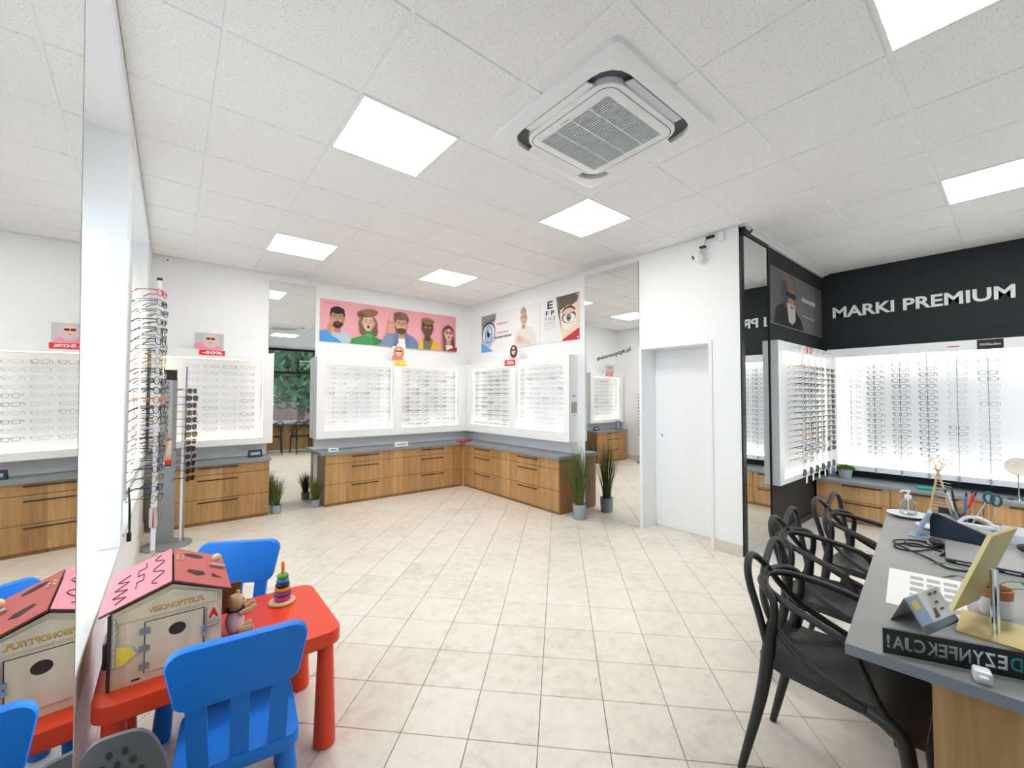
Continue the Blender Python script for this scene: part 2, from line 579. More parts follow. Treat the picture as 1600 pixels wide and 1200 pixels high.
for i in range(-40, 41):
    for j in range(-40, 41):
        k, r = i+0.5, j+0.5
        x, y = FX+FS*(k*ca-r*sa), FY+FS*(k*sa+r*ca)
        inside = (XL-0.15 < x < XB+0.15 and YF < y < YA+0.12) or (XB-0.1 < x < XP+0.1 and YF < y < YN+0.12) or (XB < x < XB+0.5 and 1.7 < y < 2.9)
        if not inside: continue
        q = Vector((x, y, -CAM_Z))
        d = q.dot(fw)
        seen = d > 0.2 and abs(q.dot(rr)/d*649) < 850 and abs(q.dot(uu)/d*649) < 660
        cells.append(((0 if seen else 1), q.length, x, y))
cells.sort()
rest = MB()
for n, (sn, dd, x, y) in enumerate(cells):
    if n < 300:
        link('tile', tile_me, fl, (x, y, 0), (0, 0, FA))
    else:
        mt = Matrix.Translation((x, y, 0)) @ Matrix.Rotation(FA, 4, 'Z')
        rest.add([mt @ Vector(p) for p in _tile.v], _tile.f)
_o = rest.obj('tiles_beyond', 'floor_tile', fl); _o['kind'] = 'stuff'

# ---------------- suspended ceiling on a 0.6 m grid
cl = struct('ceiling', MB().box(XL-0.6, XP+0.2, YF-0.2, YA+0.2, HC+0.03, TOP), 'plenum')
GX, GY, G = 0.1414, 2.1534, 0.6
LIGHTS = {(1, 0), (4, 0), (1, 4), (4, 4), (3, -4), (7, -4), (7, -7)}  # last cell is an unseen panel, added to brighten the premium display
_cm = {}
def ceil_tile(x0, x1, y0, y1):
    g = 0.0098
    x0, x1, y0, y1 = x0+g, x1-g, y0+g, y1-g
    if x1-x0 < 0.02 or y1-y0 < 0.02: return
    w, d = round(x1-x0, 4), round(y1-y0, 4)
    if (w, d) not in _cm:
        b = 0.003
        v = [(0,0,.014),(w,0,.014),(w,d,.014),(0,d,.014),(0,0,b),(w,0,b),(w,d,b),(0,d,b),(b,b,0),(w-b,b,0),(w-b,d-b,0),(b,d-b,0)]
        f = [(11,10,9,8)] + [(i,(i+1)%4,4+(i+1)%4,4+i) for i in range(4)] + [(4+i,4+(i+1)%4,8+(i+1)%4,8+i) for i in range(4)]
        _cm[(w, d)] = MB().add(v, f).mesh('ceiling_tile', 'ceiling_board')
    link('ceiling_tile', _cm[(w, d)], cl, (x0, y0, HC))
for i in range(-1, 11):
    for j in range(-8, 7):
        x0, x1, y0, y1 = GX+G*i, GX+G*(i+1), GY+G*j, GY+G*(j+1)
        if (i, j) in LIGHTS: continue
        x0, y0, y1 = max(x0, XL), max(y0, YF), min(y1, YA)
        x1 = min(x1, XP)
        if y1 <= YN:
            ceil_tile(x0, x1, y0, y1)
        elif y0 >= YN:
            if x0 < XB: ceil_tile(x0, min(x1, XB), y0, y1)
        else:
            if x0 < XB and x1 > XB:
                ceil_tile(x0, XB, y0, y1); 
            elif x0 < XB:
                ceil_tile(x0, x1, y0, y1)
            else:
                pass
for i in range(0, 11):
    x = GX+G*i
    MB().box(x-0.012, x+0.012, YF, YA if x < XB else YN, HC+0.006, HC+0.0145).obj('tee_bar', 'tee_white', cl)
for j in range(-7, 7):
    y = GY+G*j
    MB().box(XL, XP if y < YN else XB, y-0.012, y+0.012, HC+0.0063, HC+0.0148).obj('tee_bar', 'tee_white', cl)
# light track strip along the black niche wall
struct('trim_1', MB().box(XB+0.02, XP, YN-0.075, YN, HC-0.012, HC+0.012).box(XB+0.02, XP, YN-0.03, YN, HC-0.03, HC-0.012), 'tee_white')

# ---------------- walls
struct('wall_back', MB().box(XL-0.6, XB+0.3, YA, YA+0.2, 0, TOP), 'wall_white')
DY0, DY1, DZ = 1.913, 2.661, 1.972
wb = MB().box(XB, XB+0.34, DY1, YA+0.2, 0, TOP).box(XB, XB+0.34, YN, DY0, 0, TOP).box(XB, XB+0.34, DY0, DY1, DZ, TOP)
struct('wall_right', wb, 'wall_white')
struct('wall_niche', MB().box(XB+0.006, XP+0.2, YN, YN+0.2, 0, TOP), 'wall_black')
struct('wall_premium', MB().box(XP, XP+0.2, YF-0.2, YN+0.2, 0, TOP), 'wall_black')
SO, SILL, GLX = 2.942, 0.592, -0.56       # soffit, sill, glass plane of the deep window niches
N1, N2 = (1.15, 3.2), (3.46, 5.38)
wl = MB()
for y0, y1 in ((YF-0.2, N1[0]), (N1[1], N2[0]), (N2[1], YA+0.2)):
    wl.box(XL-0.45, XL, y0, y1, 0, TOP)
for y0, y1 in (N1, N2):
    wl.box(XL-0.45, XL, y0, y1, SO, TOP)
    wl.box(XL-0.45, XL, y0, y1, 0, SILL)
struct('wall_left', wl, 'wall_white')
struct('trim_2', MB().box(XL, XL+0.010, N1[0], YA, SO+0.004, HC-0.004), 'frame_white')
for n, (y0, y1) in enumerate((N1, N2)):
    struct('trim_%d' % (3+n), MB().slab(XL-0.33, XL+0.012, y0+0.002, y1-0.002, SILL, SILL+0.018, 0.004), 'baseboard_beige')
    w = struct('window_%d' % (1+n), MB().box(GLX-0.04, GLX+0.02, y0, y1, SILL+0.018, SILL+0.08).box(GLX-0.04, GLX+0.02, y0, y1, 2.52, SO)
               .box(GLX-0.04, GLX+0.02, y0, y0+0.06, SILL+0.08, 2.52).box(GLX-0.04, GLX+0.02, y1-0.06, y1, SILL+0.08, 2.52)
               .box(GLX-0.04, GLX+0.02, (y0+y1)/2-(0.04 if n else 0.5), (y0+y1)/2+(0.04 if n else -0.44), SILL+0.08, 2.52), 'frame_white')
    for a, b in ((y0+0.06, (y0+y1)/2-(0.04 if n else 0.5)), ((y0+y1)/2+(0.04 if n else -0.44), y1-0.06)):
        MB().box(GLX-0.012, GLX-0.006, a, b, SILL+0.08, 2.52).obj('pane', 'pane', w)

# street front behind the camera: dark framed shop window over a low wall
wf = MB().box(XL-0.45, 0.5, YF-0.2, YF, 0, TOP).box(0.5, XP+0.2, YF-0.2, YF, 0, 0.42).box(0.5, XP+0.2, YF-0.2, YF, 2.98, TOP).box(6.2, XP+0.2, YF-0.2, YF, 0.42, 2.98)
struct('wall_front', wf, 'wall_white')
wd = MB()
for x in (0.5, 2.2, 4.1, 6.14): wd.box(x, x+0.06, YF-0.12, YF-0.04, 0.42, 2.98)
for z in (0.42, 2.16, 2.90): wd.box(0.5, 6.2, YF-0.12, YF-0.04, z, z+0.08)
w3 = struct('window_3', wd, 'black_metal')
for x0, x1 in ((0.56, 2.2), (2.26, 4.1), (4.16, 6.14)):
    for z0, z1 in ((0.5, 2.16), (2.24, 2.9)):
        MB().box(x0, x1, YF-0.084, YF-0.078, z0, z1).obj('pane', 'pane', w3)

# ---------------- door in the right wall
dr = struct('door_1', MB().slab(XB+0.25, XB+0.29, DY0+0.004, DY1-0.004, 0.006, DZ-0.006, 0.002), 'gloss_white')
MB().box(XB-0.012, XB+0.25, DY1-0.002, DY1+0.0, 0, DZ+0.02).box(XB-0.012, XB+0.25, DY0, DY0+0.002, 0, DZ).box(XB-0.012, XB+0.25, DY0, DY1, DZ-0.002, DZ).obj('door_lining', 'frame_white', dr)
MB().box(XB-0.014, XB, DY1, DY1+0.03, 0, DZ+0.03).box(XB-0.014, XB, DY0-0.03, DY0, 0, DZ+0.03).box(XB-0.014, XB, DY0, DY1, DZ, DZ+0.03).obj('door_trim', 'frame_white', dr)
MB().lathe([(0.011, 0), (0.011, 0.004)], 14).xf(Matrix.Translation((XB+0.246, 2.572, 1.018)) @ Matrix.Rotation(PI/2, 4, 'Y')).obj('keyhole', 'steel', dr)
MB().box(XB+0.2445, XB+0.2465, 2.568, 2.576, 1.000, 1.022).obj('key_slot', 'black_plastic', dr)

struct('baseboard_right', MB().slab(XB-0.012, XB, YN, DY0-0.03, 0, 0.10, 0.003), 'baseboard_beige')
struct('baseboard_left', MB().slab(XL, XL+0.012, 0.98, YA, 0, 0.10, 0.003), 'baseboard_beige')
struct('baseboard_niche', MB().slab(4.72, XP-0.5, YN-0.012, YN, 0, 0.07, 0.003), 'black_plastic')

# ---------------- outside the windows: pavement, hedge trees and a facade seen through the street front
mat('paving', (0.5, 0.49, 0.47), 0.9, var=0.1, scale=1.5)
gr = MB().box(-40, 40, -40, 40, -0.6, -0.15).obj('pavement', 'paving'); tag(gr, kind='structure', label='grey pavement outside the shop windows')
def tree(x, y, h, rad, label, seed):
    R = random.Random(seed)
    t = thing('street_tree', label, 'tree', (x, y, -0.15), group='trees across the street')
    MB().tube([(0, 0, 0), (0.1, 0, h*0.3), (0, 0.1, h*0.6)], [0.16, 0.13, 0.08], 8).obj('trunk', 'bark', t)
    mb = MB()
    for k in range(1500):
        u, v, q = R.uniform(0, 2*PI), R.uniform(-1, 1), R.random()**0.4
        c = Vector((math.cos(u)*math.sqrt(1-v*v)*rad*q, math.sin(u)*math.sqrt(1-v*v)*rad*q, h*0.62+v*rad*1.1*q))
        s_ = R.uniform(0.14, 0.3)
        a = Vector((R.uniform(-1, 1), R.uniform(-1, 1), R.uniform(-1, 1))).normalized()
        b = a.orthogonal().normalized()
        mb.add([c-a*s_, c+b*s_*0.5, c+a*s_, c-b*s_*0.5], [(0, 1, 2, 3)])
    mb.obj('crown', 'tree_green', t)
tree(4.3, -7.6, 5.0, 2.0, 'leafy green tree left of its twin beyond the street window', 3)
tree(8.6, -9.5, 5.6, 2.2, 'leafy green tree right of its twin beyond the street window', 4)
hb = thing('street_building', 'brick building across the street behind the trees', 'building', (6, -18, -0.15))
mat('brick_far', srgb(104, 82, 78), 0.9, var=0.2, scale=3)
MB().box(-9.3, 9, -4, 0, 0, 8.5).obj('wall', 'brick_far', hb)
MB().box(-9.5, 9.2, -4.2, 0.25, 8.5, 8.8).obj('roof', 'worktop', hb)
for k in range(12):
    zz = 3.2*(k//6); k = k % 6
    o = MB().box(-8+2.8*k, -6.6+2.8*k, 0.0, 0.05, zz+1.0, zz+2.6).obj('window', 'frame_white', hb)
    MB().box(-7.9+2.8*k, -6.7+2.8*k, 0.05, 0.06, zz+1.1, zz+2.5).obj('pane', 'ac_grey', o)

# ================================================================== MIRRORS
def mirror_x(name, label, x, y0, y1, z0, z1, out):
    t = thing(name, label, 'mirror', (x, (y0+y1)/2, z0))
    h = (y1-y0)/2
    MB().box(min(0, -out*0.006), max(0, -out*0.006), -h, h, 0, z1-z0).obj('backing', 'mirror_edge', t)
    MB().add([(out*0.0008, -h+.001, .001), (out*0.0008, h-.001, .001), (out*0.0008, h-.001, z1-z0-.001), (out*0.0008, -h+.001, z1-z0-.001)], [(0, 1, 2, 3)]).obj('reflecting_glass', 'mirror', t)
def mirror_y(name, label, y, x0, x1, z0, z1):
    t = thing(name, label, 'mirror', ((x0+x1)/2, y, z0))
    h = (x1-x0)/2
    MB().box(-h, h, 0, 0.006, 0, z1-z0).obj('backing', 'mirror_edge', t)
    MB().add([(-h+.001, -0.0008, .001), (h-.001, -0.0008, .001), (h-.001, -0.0008, z1-z0-.001), (-h+.001, -0.0008, z1-z0-.001)], [(0, 1, 2, 3)]).obj('reflecting_glass', 'mirror', t)
mirror_x('wall_mirror', 'huge mirror on the window wall at the left edge, reflecting the toy house', -0.0840+0.015, -2.2, 0.985, 0.0, 3.03, 1)
_m = [o for o in bpy.data.objects if o.get('label', '').startswith('huge mirror')][0]
_m.rotation_euler = (0, -0.012, 0.0218)
_m.location.y = -0.6075
MB().box(-0.010, 0.0012, 1.5925, 1.597, 0, 3.03).obj('edge_strip', 'baseboard_beige', _m)
_mx = lambda y: -0.1216-0.0218*(y-1.2)
struct('trim_7', MB().prism([(XL, -2.25), (_mx(-2.25)-0.05, -2.25), (_mx(0.97)-0.05, 0.97), (XL, 0.97)], 0, 3.03), 'frame_white')
mirror_y('wall_mirror', 'narrow tall mirror on the back wall between the two lit displays', YA-0.007, 0.945, 1.503, 0.0, 2.945)
mirror_x('wall_mirror', 'tall mirror beside the white door and the grassy plant', XB-0.007, 2.695, 3.482, 0.0, 2.975, -1)
mirror_y('wall_mirror', 'tall narrow mirror with black edge at the start of the black wall', YN-0.007, 4.12, 4.70, 0.0, 2.97)
struct('trim_5', MB().box(XB, XB+0.07, YN-0.016, YN, 0, HC-0.02).box(4.703, 4.722, YN-0.016, YN, 0, 2.98).box(XB, 4.722, YN-0.016, YN, 2.975, HC-0.02), 'black_metal')
_mirB = [o for o in bpy.data.objects if o.get('label', '').startswith('tall mirror beside')][0]
text('lettering', '#visionoptyk.pl', 'print_dark', _mirB, (-0.003, 3.283-_mirB.location.y, 1.871), (0, -0.175, -PI/2), w=0.49, h=0.062, depth=0.0006, bold=0.01)

# ================================================================== CEILING FIXTURES
_fr = MB()
for a in ((0.004, 0.596, 0.004, 0.016), (0.004, 0.596, 0.584, 0.596), (0.004, 0.016, 0.016, 0.584), (0.584, 0.596, 0.016, 0.584)):
    _fr.box(a[0], a[1], a[2], a[3], -0.004, 0.02)
fr_me = _fr.mesh('light_frame', 'tee_white')
df_me = MB().box(0.0162, 0.5838, 0.0162, 0.5838, -0.0015, 0.012).mesh('diffuser', 'light_diffuser')
LL = {(1, 0): 'square ceiling light panel left of the air conditioner', (4, 0): 'square ceiling light panel in front of the air conditioner, towards the door wall',
      (1, 4): 'square ceiling light panel above the tall narrow mirror on the back wall', (4, 4): 'square ceiling light panel nearest the corner above the pink poster',
      (3, -4): 'ceiling light panel cut by the top edge, right of the air conditioner', (7, -4): 'ceiling light panel at the right edge in front of the black premium wall',
      (7, -7): 'added unseen ceiling light panel near the street window, brightening the black wall'}
for (i, j), lb in LL.items():
    t = thing('ceiling_light', lb, 'ceiling light', (GX+G*i, GY+G*j, HC), group='square ceiling light panels')
    link('light_frame', fr_me, t); link('diffuser', df_me, t)

# ceiling cassette air conditioner
ac = thing('air_conditioner', 'white ceiling cassette air conditioner with square ribbed grille', 'air conditioner', (1.945, 1.556, HC))
H = 0.472
mb = MB()
o_ = rrect(-H, H, -H, H, 0.035, 4); i_ = rrect(-0.392, 0.392, -0.392, 0.392, 0.13, 4)
n_ = len(o_)
def ring(za, zb, A, B):
    v = [(a, b, za) for a, b in A] + [(a, b, zb) for a, b in B]
    n = len(A)
    return v, [(i, (i+1) % n, n+(i+1) % n, n+i) for i in range(n)]
mb.add(*ring(0, -0.022, o_, rrect(-H+.004, H-.004, -H+.004, H-.004, 0.035, 4)))
mb.add(*ring(-0.022, -0.032, rrect(-H+.004, H-.004, -H+.004, H-.004, 0.035, 4), rrect(-H+.03, H-.03, -H+.03, H-.03, 0.03, 4)))
mb.add(*ring(-0.032, -0.034, rrect(-H+.03, H-.03, -H+.03, H-.03, 0.03, 4), i_))
mb.add(*ring(-0.034, -0.004, i_, i_))
mb.obj('housing', 'ac_white', ac, smooth=True)
mat('ac_duct', (0.10, 0.10, 0.105), 0.6, var=0.05)
MB().prism(i_, -0.003, -0.006).obj('air_duct', 'ac_duct', ac)
c_ = rrect(-0.335, 0.335, -0.335, 0.335, 0.115, 5)
g_ = rrect(-0.25, 0.25, -0.25, 0.25, 0.004, 5)
cp = MB()
cp.add(*ring(-0.006, -0.040, c_, c_))
cp.add(*ring(-0.040, -0.046, c_, rrect(-0.325, 0.325, -0.325, 0.325, 0.105, 5)))
cp.add(*ring(-0.046, -0.046, rrect(-0.325, 0.325, -0.325, 0.325, 0.105, 5), rrect(-0.305, 0.305, -0.305, 0.305, 0.07, 5)))
cp.add(*ring(-0.046, -0.050, rrect(-0.305, 0.305, -0.305, 0.305, 0.07, 5), rrect(-0.300, 0.300, -0.300, 0.300, 0.068, 5)))
cp.add(*ring(-0.050, -0.050, rrect(-0.300, 0.300, -0.300, 0.300, 0.068, 5), g_))
cp.add(*ring(-0.050, -0.038, g_, g_))
cp.obj('centre_panel', 'ac_white', ac, smooth=True)
MB().add(*ring(-0.0472, -0.0472, rrect(-0.309, 0.309, -0.309, 0.309, 0.074, 5), rrect(-0.3055, 0.3055, -0.3055, 0.3055, 0.071, 5))).obj('seam', 'ac_dark', ac)
MB().box(-0.25, 0.25, -0.25, 0.25, -0.040, -0.036).obj('filter_mesh', 'ac_dark', ac)
gl = MB()
for k in range(32):
    x = -0.25+0.5*(k+0.5)/32
    gl.add([(x-0.0048, -0.25, -0.050), (x+0.0022, -0.25, -0.050), (x+0.0022, 0.25, -0.050), (x-0.0048, 0.25, -0.050),
            (x-0.0035, -0.25, -0.041), (x+0.0045, -0.25, -0.041), (x+0.0045, 0.25, -0.041), (x-0.0035, 0.25, -0.041)],
           [(0, 3, 2, 1), (4, 5, 6, 7), (0, 1, 5, 4), (1, 2, 6, 5), (2, 3, 7, 6), (3, 0, 4, 7)])
_o = gl.obj('grille_slats', 'ac_slat', ac); _o['kind'] = 'stuff'
for y in (-0.125, 0.0, 0.125):
    MB().box(-0.25, 0.25, y-0.003, y+0.003, -0.0515, -0.042).obj('grille_rib', 'ac_white', ac)
for k in range(4):
    mt = Matrix.Rotation(k*PI/2, 4, 'Z')
    f_ = MB()
    pts = [(-0.235, 0.343), (-0.16, 0.336), (-0.08, 0.3325), (0, 0.3315), (0.08, 0.3325), (0.16, 0.336), (0.235, 0.343), (0.228, 0.388), (-0.228, 0.388)]
    f_.prism(pts, -0.026, -0.033, lambda a, b, c: (a, b*1.0, c + (0.345-b)*0.14))
    f_.xf(mt).obj('louvre', 'ac_grey' if k == 2 else 'ac_white', ac)
MB().add([(-0.272, 0.062, -0.0506), (-0.264, 0.062, -0.0506), (-0.268, 0.050, -0.0506)], [(0, 1, 2)]).obj('maker_mark', 'print_dark', ac)
MB().box(-0.271, -0.265, 0.004, 0.046, -0.0508, -0.0503).obj('maker_mark', 'print_grey', ac)
MB().box(0.266, 0.273, -0.06, -0.03, -0.0515, -0.05).obj('indicator', 'ac_grey', ac)
MB().box(0.266, 0.273, 0.02, 0.034, -0.0515, -0.05).obj('indicator', 'ac_grey', ac)

# ================================================================== LIT DISPLAY CASES
def display(name, label, loc, rotz, w, h, d, openings, back=0.012, strips=True, led='led'):
    """white case hung on a wall: local X along the wall, front at -Y, loc = lower left corner at the wall"""
    t = thing(name, label, 'display case', loc, rotz)
    mb = MB()
    xs = sorted(openings)
    zlo, zhi = xs[0][2], xs[0][3]
    mb.box(0, w, -d, -0.001, 0, zlo); mb.box(0, w, -d, -0.001, zhi, h)
    prev = 0
    for (a, b, z0, z1) in xs:
        mb.box(prev, a, -d, -0.001, zlo, zhi); prev = b
    mb.box(prev, w, -d, -0.001, zlo, zhi)
    mb.obj('case_frame', 'gloss_white', t)
    for (a, b, z0, z1) in xs:
        MB().box(a, b, -back, -0.001, zlo, zhi).obj('back_panel', 'board_white', t)
        if strips:
            y = -max(back+0.012, d*0.55)
            s_ = 0.005
            for q in ((a, b, zhi-s_, zhi), (a, b, zlo, zlo+s_), (a, a+s_, zlo+s_, zhi-s_), (b-s_, b, zlo+s_, zhi-s_)):
                MB().box(q[0]+.0005, q[1]-.0005, y-0.010, y, q[2]+.0005, q[3]-.0005).obj('led_strip', led, t)
    return t
ZB = 0.87
dA = display('display_case', 'long lit white display case under the pink poster', (1.49, YA, ZB), 0, 3.86-1.49-0.002, 1.11, 0.185, [(0.105, 1.075, 0.105, 1.03), (1.215, 2.215, 0.105, 1.03)])
dB = display('display_case', 'lit white display case on the right wall ending beside the tall mirror', (XB, 5.946, ZB), -PI/2, 5.946-3.597, 1.11, 0.178, [(0.11, 1.17, 0.12, 1.03), (1.29, 2.25, 0.12, 1.03)])
dL = display('display_case', 'lit white display case in the left corner of the back wall', (-0.19, YA, 0.86), 0, 0.98+0.19, 1.12, 0.185, [(0.10, 1.065, 0.075, 1.03)])
dW = display('display_case', 'tall white display case filling the second window niche', (XL-0.085, 3.475, 0.80), PI/2, 1.89, 1.50, 0.095, [(0.04, 1.85, 0.06, 1.44)])
wp = MB().slab(-0.303, -0.208, 3.17, 3.199, SILL+0.0185, 2.335, 0.003).obj('end_board', 'gloss_white'); tag(wp, 'tall plain white board standing against the window reveal', 'board')
dN = display('display_case', 'lit white display case on the black wall beside the narrow mirror', (4.74, YN, 0.555), 0, 6.47-4.74, 1.475, 0.08, [(0.13, 1.72, 0.05, 1.38)])
dP = display('display_case', 'lit white display case filling the black wall under the premium lettering', (XP, 1.545, 0.565), -PI/2, 3.2, 1.48, 0.15, [(0.09, 3.1, 0.06, 1.375)], led='led_strong')
# paper notice on the end of the case beside the mirror (its square code is left blank)
nt_ = thing('paper_notice', 'small notice stuck on the end of the display case facing the mirror', 'notice', (3.955, 3.5965, 1.18))
MB().box(-0.06, 0.06, -0.001, 0, 0, 0.34).obj('sheet', 'gloss_white', nt_)
MB().box(-0.052, 0.052, -0.0016, -0.001, 0.06, 0.2).obj('printed_square', 'print_grey', nt_)
MB().box(-0.03, 0.03, -0.0016, -0.001, 0.268, 0.28).obj('print_line', 'print_dark', nt_)
MB().box(-0.035, 0.035, -0.0016, -0.001, 0.022, 0.030).obj('print_line', 'print_grey', nt_)

# ================================================================== OAK CABINETS
def handle_me(L):
    mb = MB().tube([(-L/2, -0.028, 0), (L/2, -0.028, 0)], 0.0065, 8)
    for x in (-L/2+0.02, L/2-0.02):
        mb.tube([(x, 0, 0), (x, -0.028, 0)], 0.005, 6)
    return mb.mesh('handle', 'black_metal')
_h37 = handle_me(0.375); _h35 = handle_me(0.35)
def cabinet(label, loc, rotz, w, d, h, seams, handles, hc=None, plinth=0.035, hm=None, group='oak drawer cabinets'):
    t = thing('drawer_cabinet', label, 'cabinet', loc, rotz, group)
    MB().box(0, w, 0.02, d, plinth, h).obj('carcass', 'oak_dark', t)
    MB().box(0.002, w-0.002, 0.012, d, 0, plinth).obj('plinth', 'oak_dark', t)
    zs = [plinth] + seams + [h]
    hc = w/2 if hc is None else hc
    for k in range(len(zs)-1):
        f = MB().slab(0.002, w-0.002, 0, 0.0195, zs[k]+0.0027, zs[k+1]-0.0027, 0.0012).obj('drawer_front', 'oak', t)
        o = link('handle', hm or _h37, f, (hc, 0, handles[k]))
    return t
SE, HD = [0.285, 0.552], [0.255, 0.500, 0.637]
cabinet('oak three-drawer cabinet under the pink poster, nearest the narrow mirror', (1.557, 5.76, 0), 0, 1.088, 0.374, 0.672, SE, HD, 0.52)
cabinet('oak three-drawer cabinet under the pink poster, next to the corner', (2.647, 5.76, 0), 0, 0.985, 0.374, 0.672, SE, HD, 0.468)
cabinet('oak three-drawer cabinet on the right wall next to the corner', (3.68, 5.70, 0), -PI/2, 1.05, 0.357, 0.672, SE, HD, 0.49)
cabinet('oak three-drawer cabinet on the right wall beside the tall grassy plant', (3.68, 4.648, 0), -PI/2, 1.048, 0.357, 0.672, SE, HD, 0.48)
cabinet('oak three-drawer cabinet in the left corner behind the sunglasses tower', (-0.10, 5.81, 0), 0, 1.032, 0.324, 0.662, SE, HD, 0.52)
fp = thing('corner_filler', 'plain oak filler closing the corner between the cabinet runs', 'filler panel', (3.634, 5.702, 0))
MB().box(0.0, 0.05, 0.058, 0.43, 0, 0.672).box(0.046, 0.40, 0.0, 0.058, 0, 0.672).obj('panel', 'oak', fp)
def worktop(label, pts, z0, z1):
    t = MB().prism(pts, z0, z1).obj('worktop', 'worktop'); return tag(t, label, 'worktop')
worktop('long grey L-shaped worktop over the oak cabinets in the corner', [(1.497, 5.735), (3.652, 5.735), (3.652, 3.578), (XB-0.001, 3.578), (XB-0.001, YA-0.001), (1.497, YA-0.001)], 0.6725, 0.712)
worktop('short grey worktop over the oak cabinet in the left corner', [(-0.12, 5.785), (0.945, 5.785), (0.945, YA-0.001), (-0.12, YA-0.001)], 0.6625, 0.70)
# premium run
PS, PH = [0.248], [0.228, 0.425]
for k, y in enumerate((1.6, 0.927, 0.254, -0.419, -1.09)):
    lb = ['oak two-drawer cabinet under the premium wall, in the corner by the green plant', 'oak two-drawer cabinet under the premium wall, behind the soap bottle', 'oak two-drawer cabinet under the premium wall, behind the pens',
          'oak two-drawer cabinet under the premium wall, just out of frame right', 'last oak two-drawer cabinet of the premium run, out of frame'][k]
    cabinet(lb, (6.08, y, 0), -PI/2, 0.671, 0.47, 0.445, PS, PH, 0.43 if k == 0 else 0.335, hm=_h35)
worktop('grey worktop along the black premium wall', [(6.055, 1.615), (XP-0.001, 1.615), (XP-0.001, -1.77), (6.055, -1.77)], 0.4455, 0.475)

# ================================================================== EYEGLASSES
for n_, c_, r_, mt_ in (('fr_black', srgb(18, 18, 20), 0.3, 0), ('fr_brown', srgb(66, 42, 28), 0.3, 0), ('fr_grey', srgb(96, 100, 108), 0.35, 0.4), ('fr_silver', srgb(150, 152, 158), 0.25, 0.8),
                        ('fr_gold', srgb(178, 142, 84), 0.3, 0.8), ('fr_clear', srgb(206, 210, 216), 0.2, 0), ('fr_red', srgb(206, 60, 40), 0.35, 0), ('fr_yellow', srgb(240, 194, 60), 0.35, 0),
                        ('fr_blue', srgb(40, 54, 96), 0.35, 0), ('fr_pale', srgb(196, 202, 212), 0.3, 0.0)):
    mat(n_, c_, r_, metal=mt_, var=0.05)
def outline(kind, s, n=14):
    cx = 0.0345*s
    pts = []
    for k in range(n):
        a = 2*PI*k/n
        c, q = math.cos(a), math.sin(a)
        if kind == 0:    # soft rectangle
            e = 0.55; x = 0.0265*math.copysign(abs(c)**e, c); z = 0.0185*math.copysign(abs(q)**e, q) + 0.003*s*c
        elif kind == 1:  # round
            x = 0.0245*c; z = 0.0235*q
        elif kind == 2:  # cat-eye
            e = 0.7; x = 0.0270*math.copysign(abs(c)**e, c); z = 0.0205*math.copysign(abs(q)**e, q) + 0.005*max(0, s*c)
        else:            # large sunglasses
            e = 0.75; x = 0.0295*math.copysign(abs(c)**e, c); z = 0.0255*math.copysign(abs(q)**e, q)
        pts.append((cx+x, 0.004*((abs(cx+x)/0.06)**2), z-0.004))
    return pts
GM = []
for kd in range(4):
    rad = (0.0021, 0.0017, 0.0023, 0.0024)[kd]
    f = MB()
    for s in (-1, 1):
        f.tube(outline(kd, s), rad, 5, closed=True)
        f.tube([(s*0.060, 0.004, 0.006), (s*0.069, 0.006, 0.008), (s*0.070, 0.012, 0.008)], [rad*1.3, rad*1.6, rad*1.5], 5)
    f.tube([(-0.010, 0, 0.004), (0, -0.001, 0.0075), (0.010, 0, 0.004)], rad*1.2, 5)
    tm = []
    for s in (-1, 1):
        tm.append(MB().tube([(s*0.070, 0.012, 0.008), (s*0.070, 0.06, 0.008), (s*0.068, 0.098, 0.006), (s*0.065, 0.128, -0.014)], [rad*1.4, rad*1.25, rad*1.2, rad*1.5], 5))
    ln = []
    for s in (-1, 1):
        p = outline(kd, s)
        ln.append(MB().add([(x, y-0.0004, z) for x, y, z in p], [tuple(range(len(p)))]))
    GM.append((f.mesh('frame_front', 'fr_black', True), [q.mesh('temple', 'fr_black', True) for q in tm], [q.mesh('lens', 'lens_clear') for q in ln], f, tm))
def omat(o, m):
    o.material_slots[0].link = 'OBJECT'
    o.material_slots[0].material = M[m]
def glasses(name, label, group, loc, rotz, kind, fm, lm, tilt=0.0):
    t = thing(name, label, 'sunglasses' if name == 'sunglasses' else 'eyeglasses', loc, rotz, group)
    if tilt: t.rotation_euler = (tilt, 0, rotz)
    ff, tt, ll, _, _ = GM[kind]
    o = link('frame_front', ff, t); omat(o, fm)
    for q in tt:
        o = link('temple', q, t); omat(o, fm)
    for q in ll:
        o = link('lens', q, t); omat(o, lm)
    return t
def pick(weights):
    u = rnd.random()*sum(w for _, w in weights)
    for k, w in weights:
        u -= w
        if u <= 0: return k
    return weights[-1][0]
CN = {'fr_black': 'black', 'fr_brown': 'brown', 'fr_grey': 'dark grey', 'fr_silver': 'silver', 'fr_gold': 'gold', 'fr_clear': 'clear', 'fr_red': 'red', 'fr_yellow': 'yellow', 'fr_blue': 'navy', 'fr_pale': 'pale'}

def rod(name, label, group, x, y, z0, z1, r, m='steel'):
    t = thing(name, label, 'display rod', (x, y, z0), 0, group)
    MB().tube([(0, 0, 0), (0, 0, z1-z0)], r, 8).obj('rod', m, t)
    return t

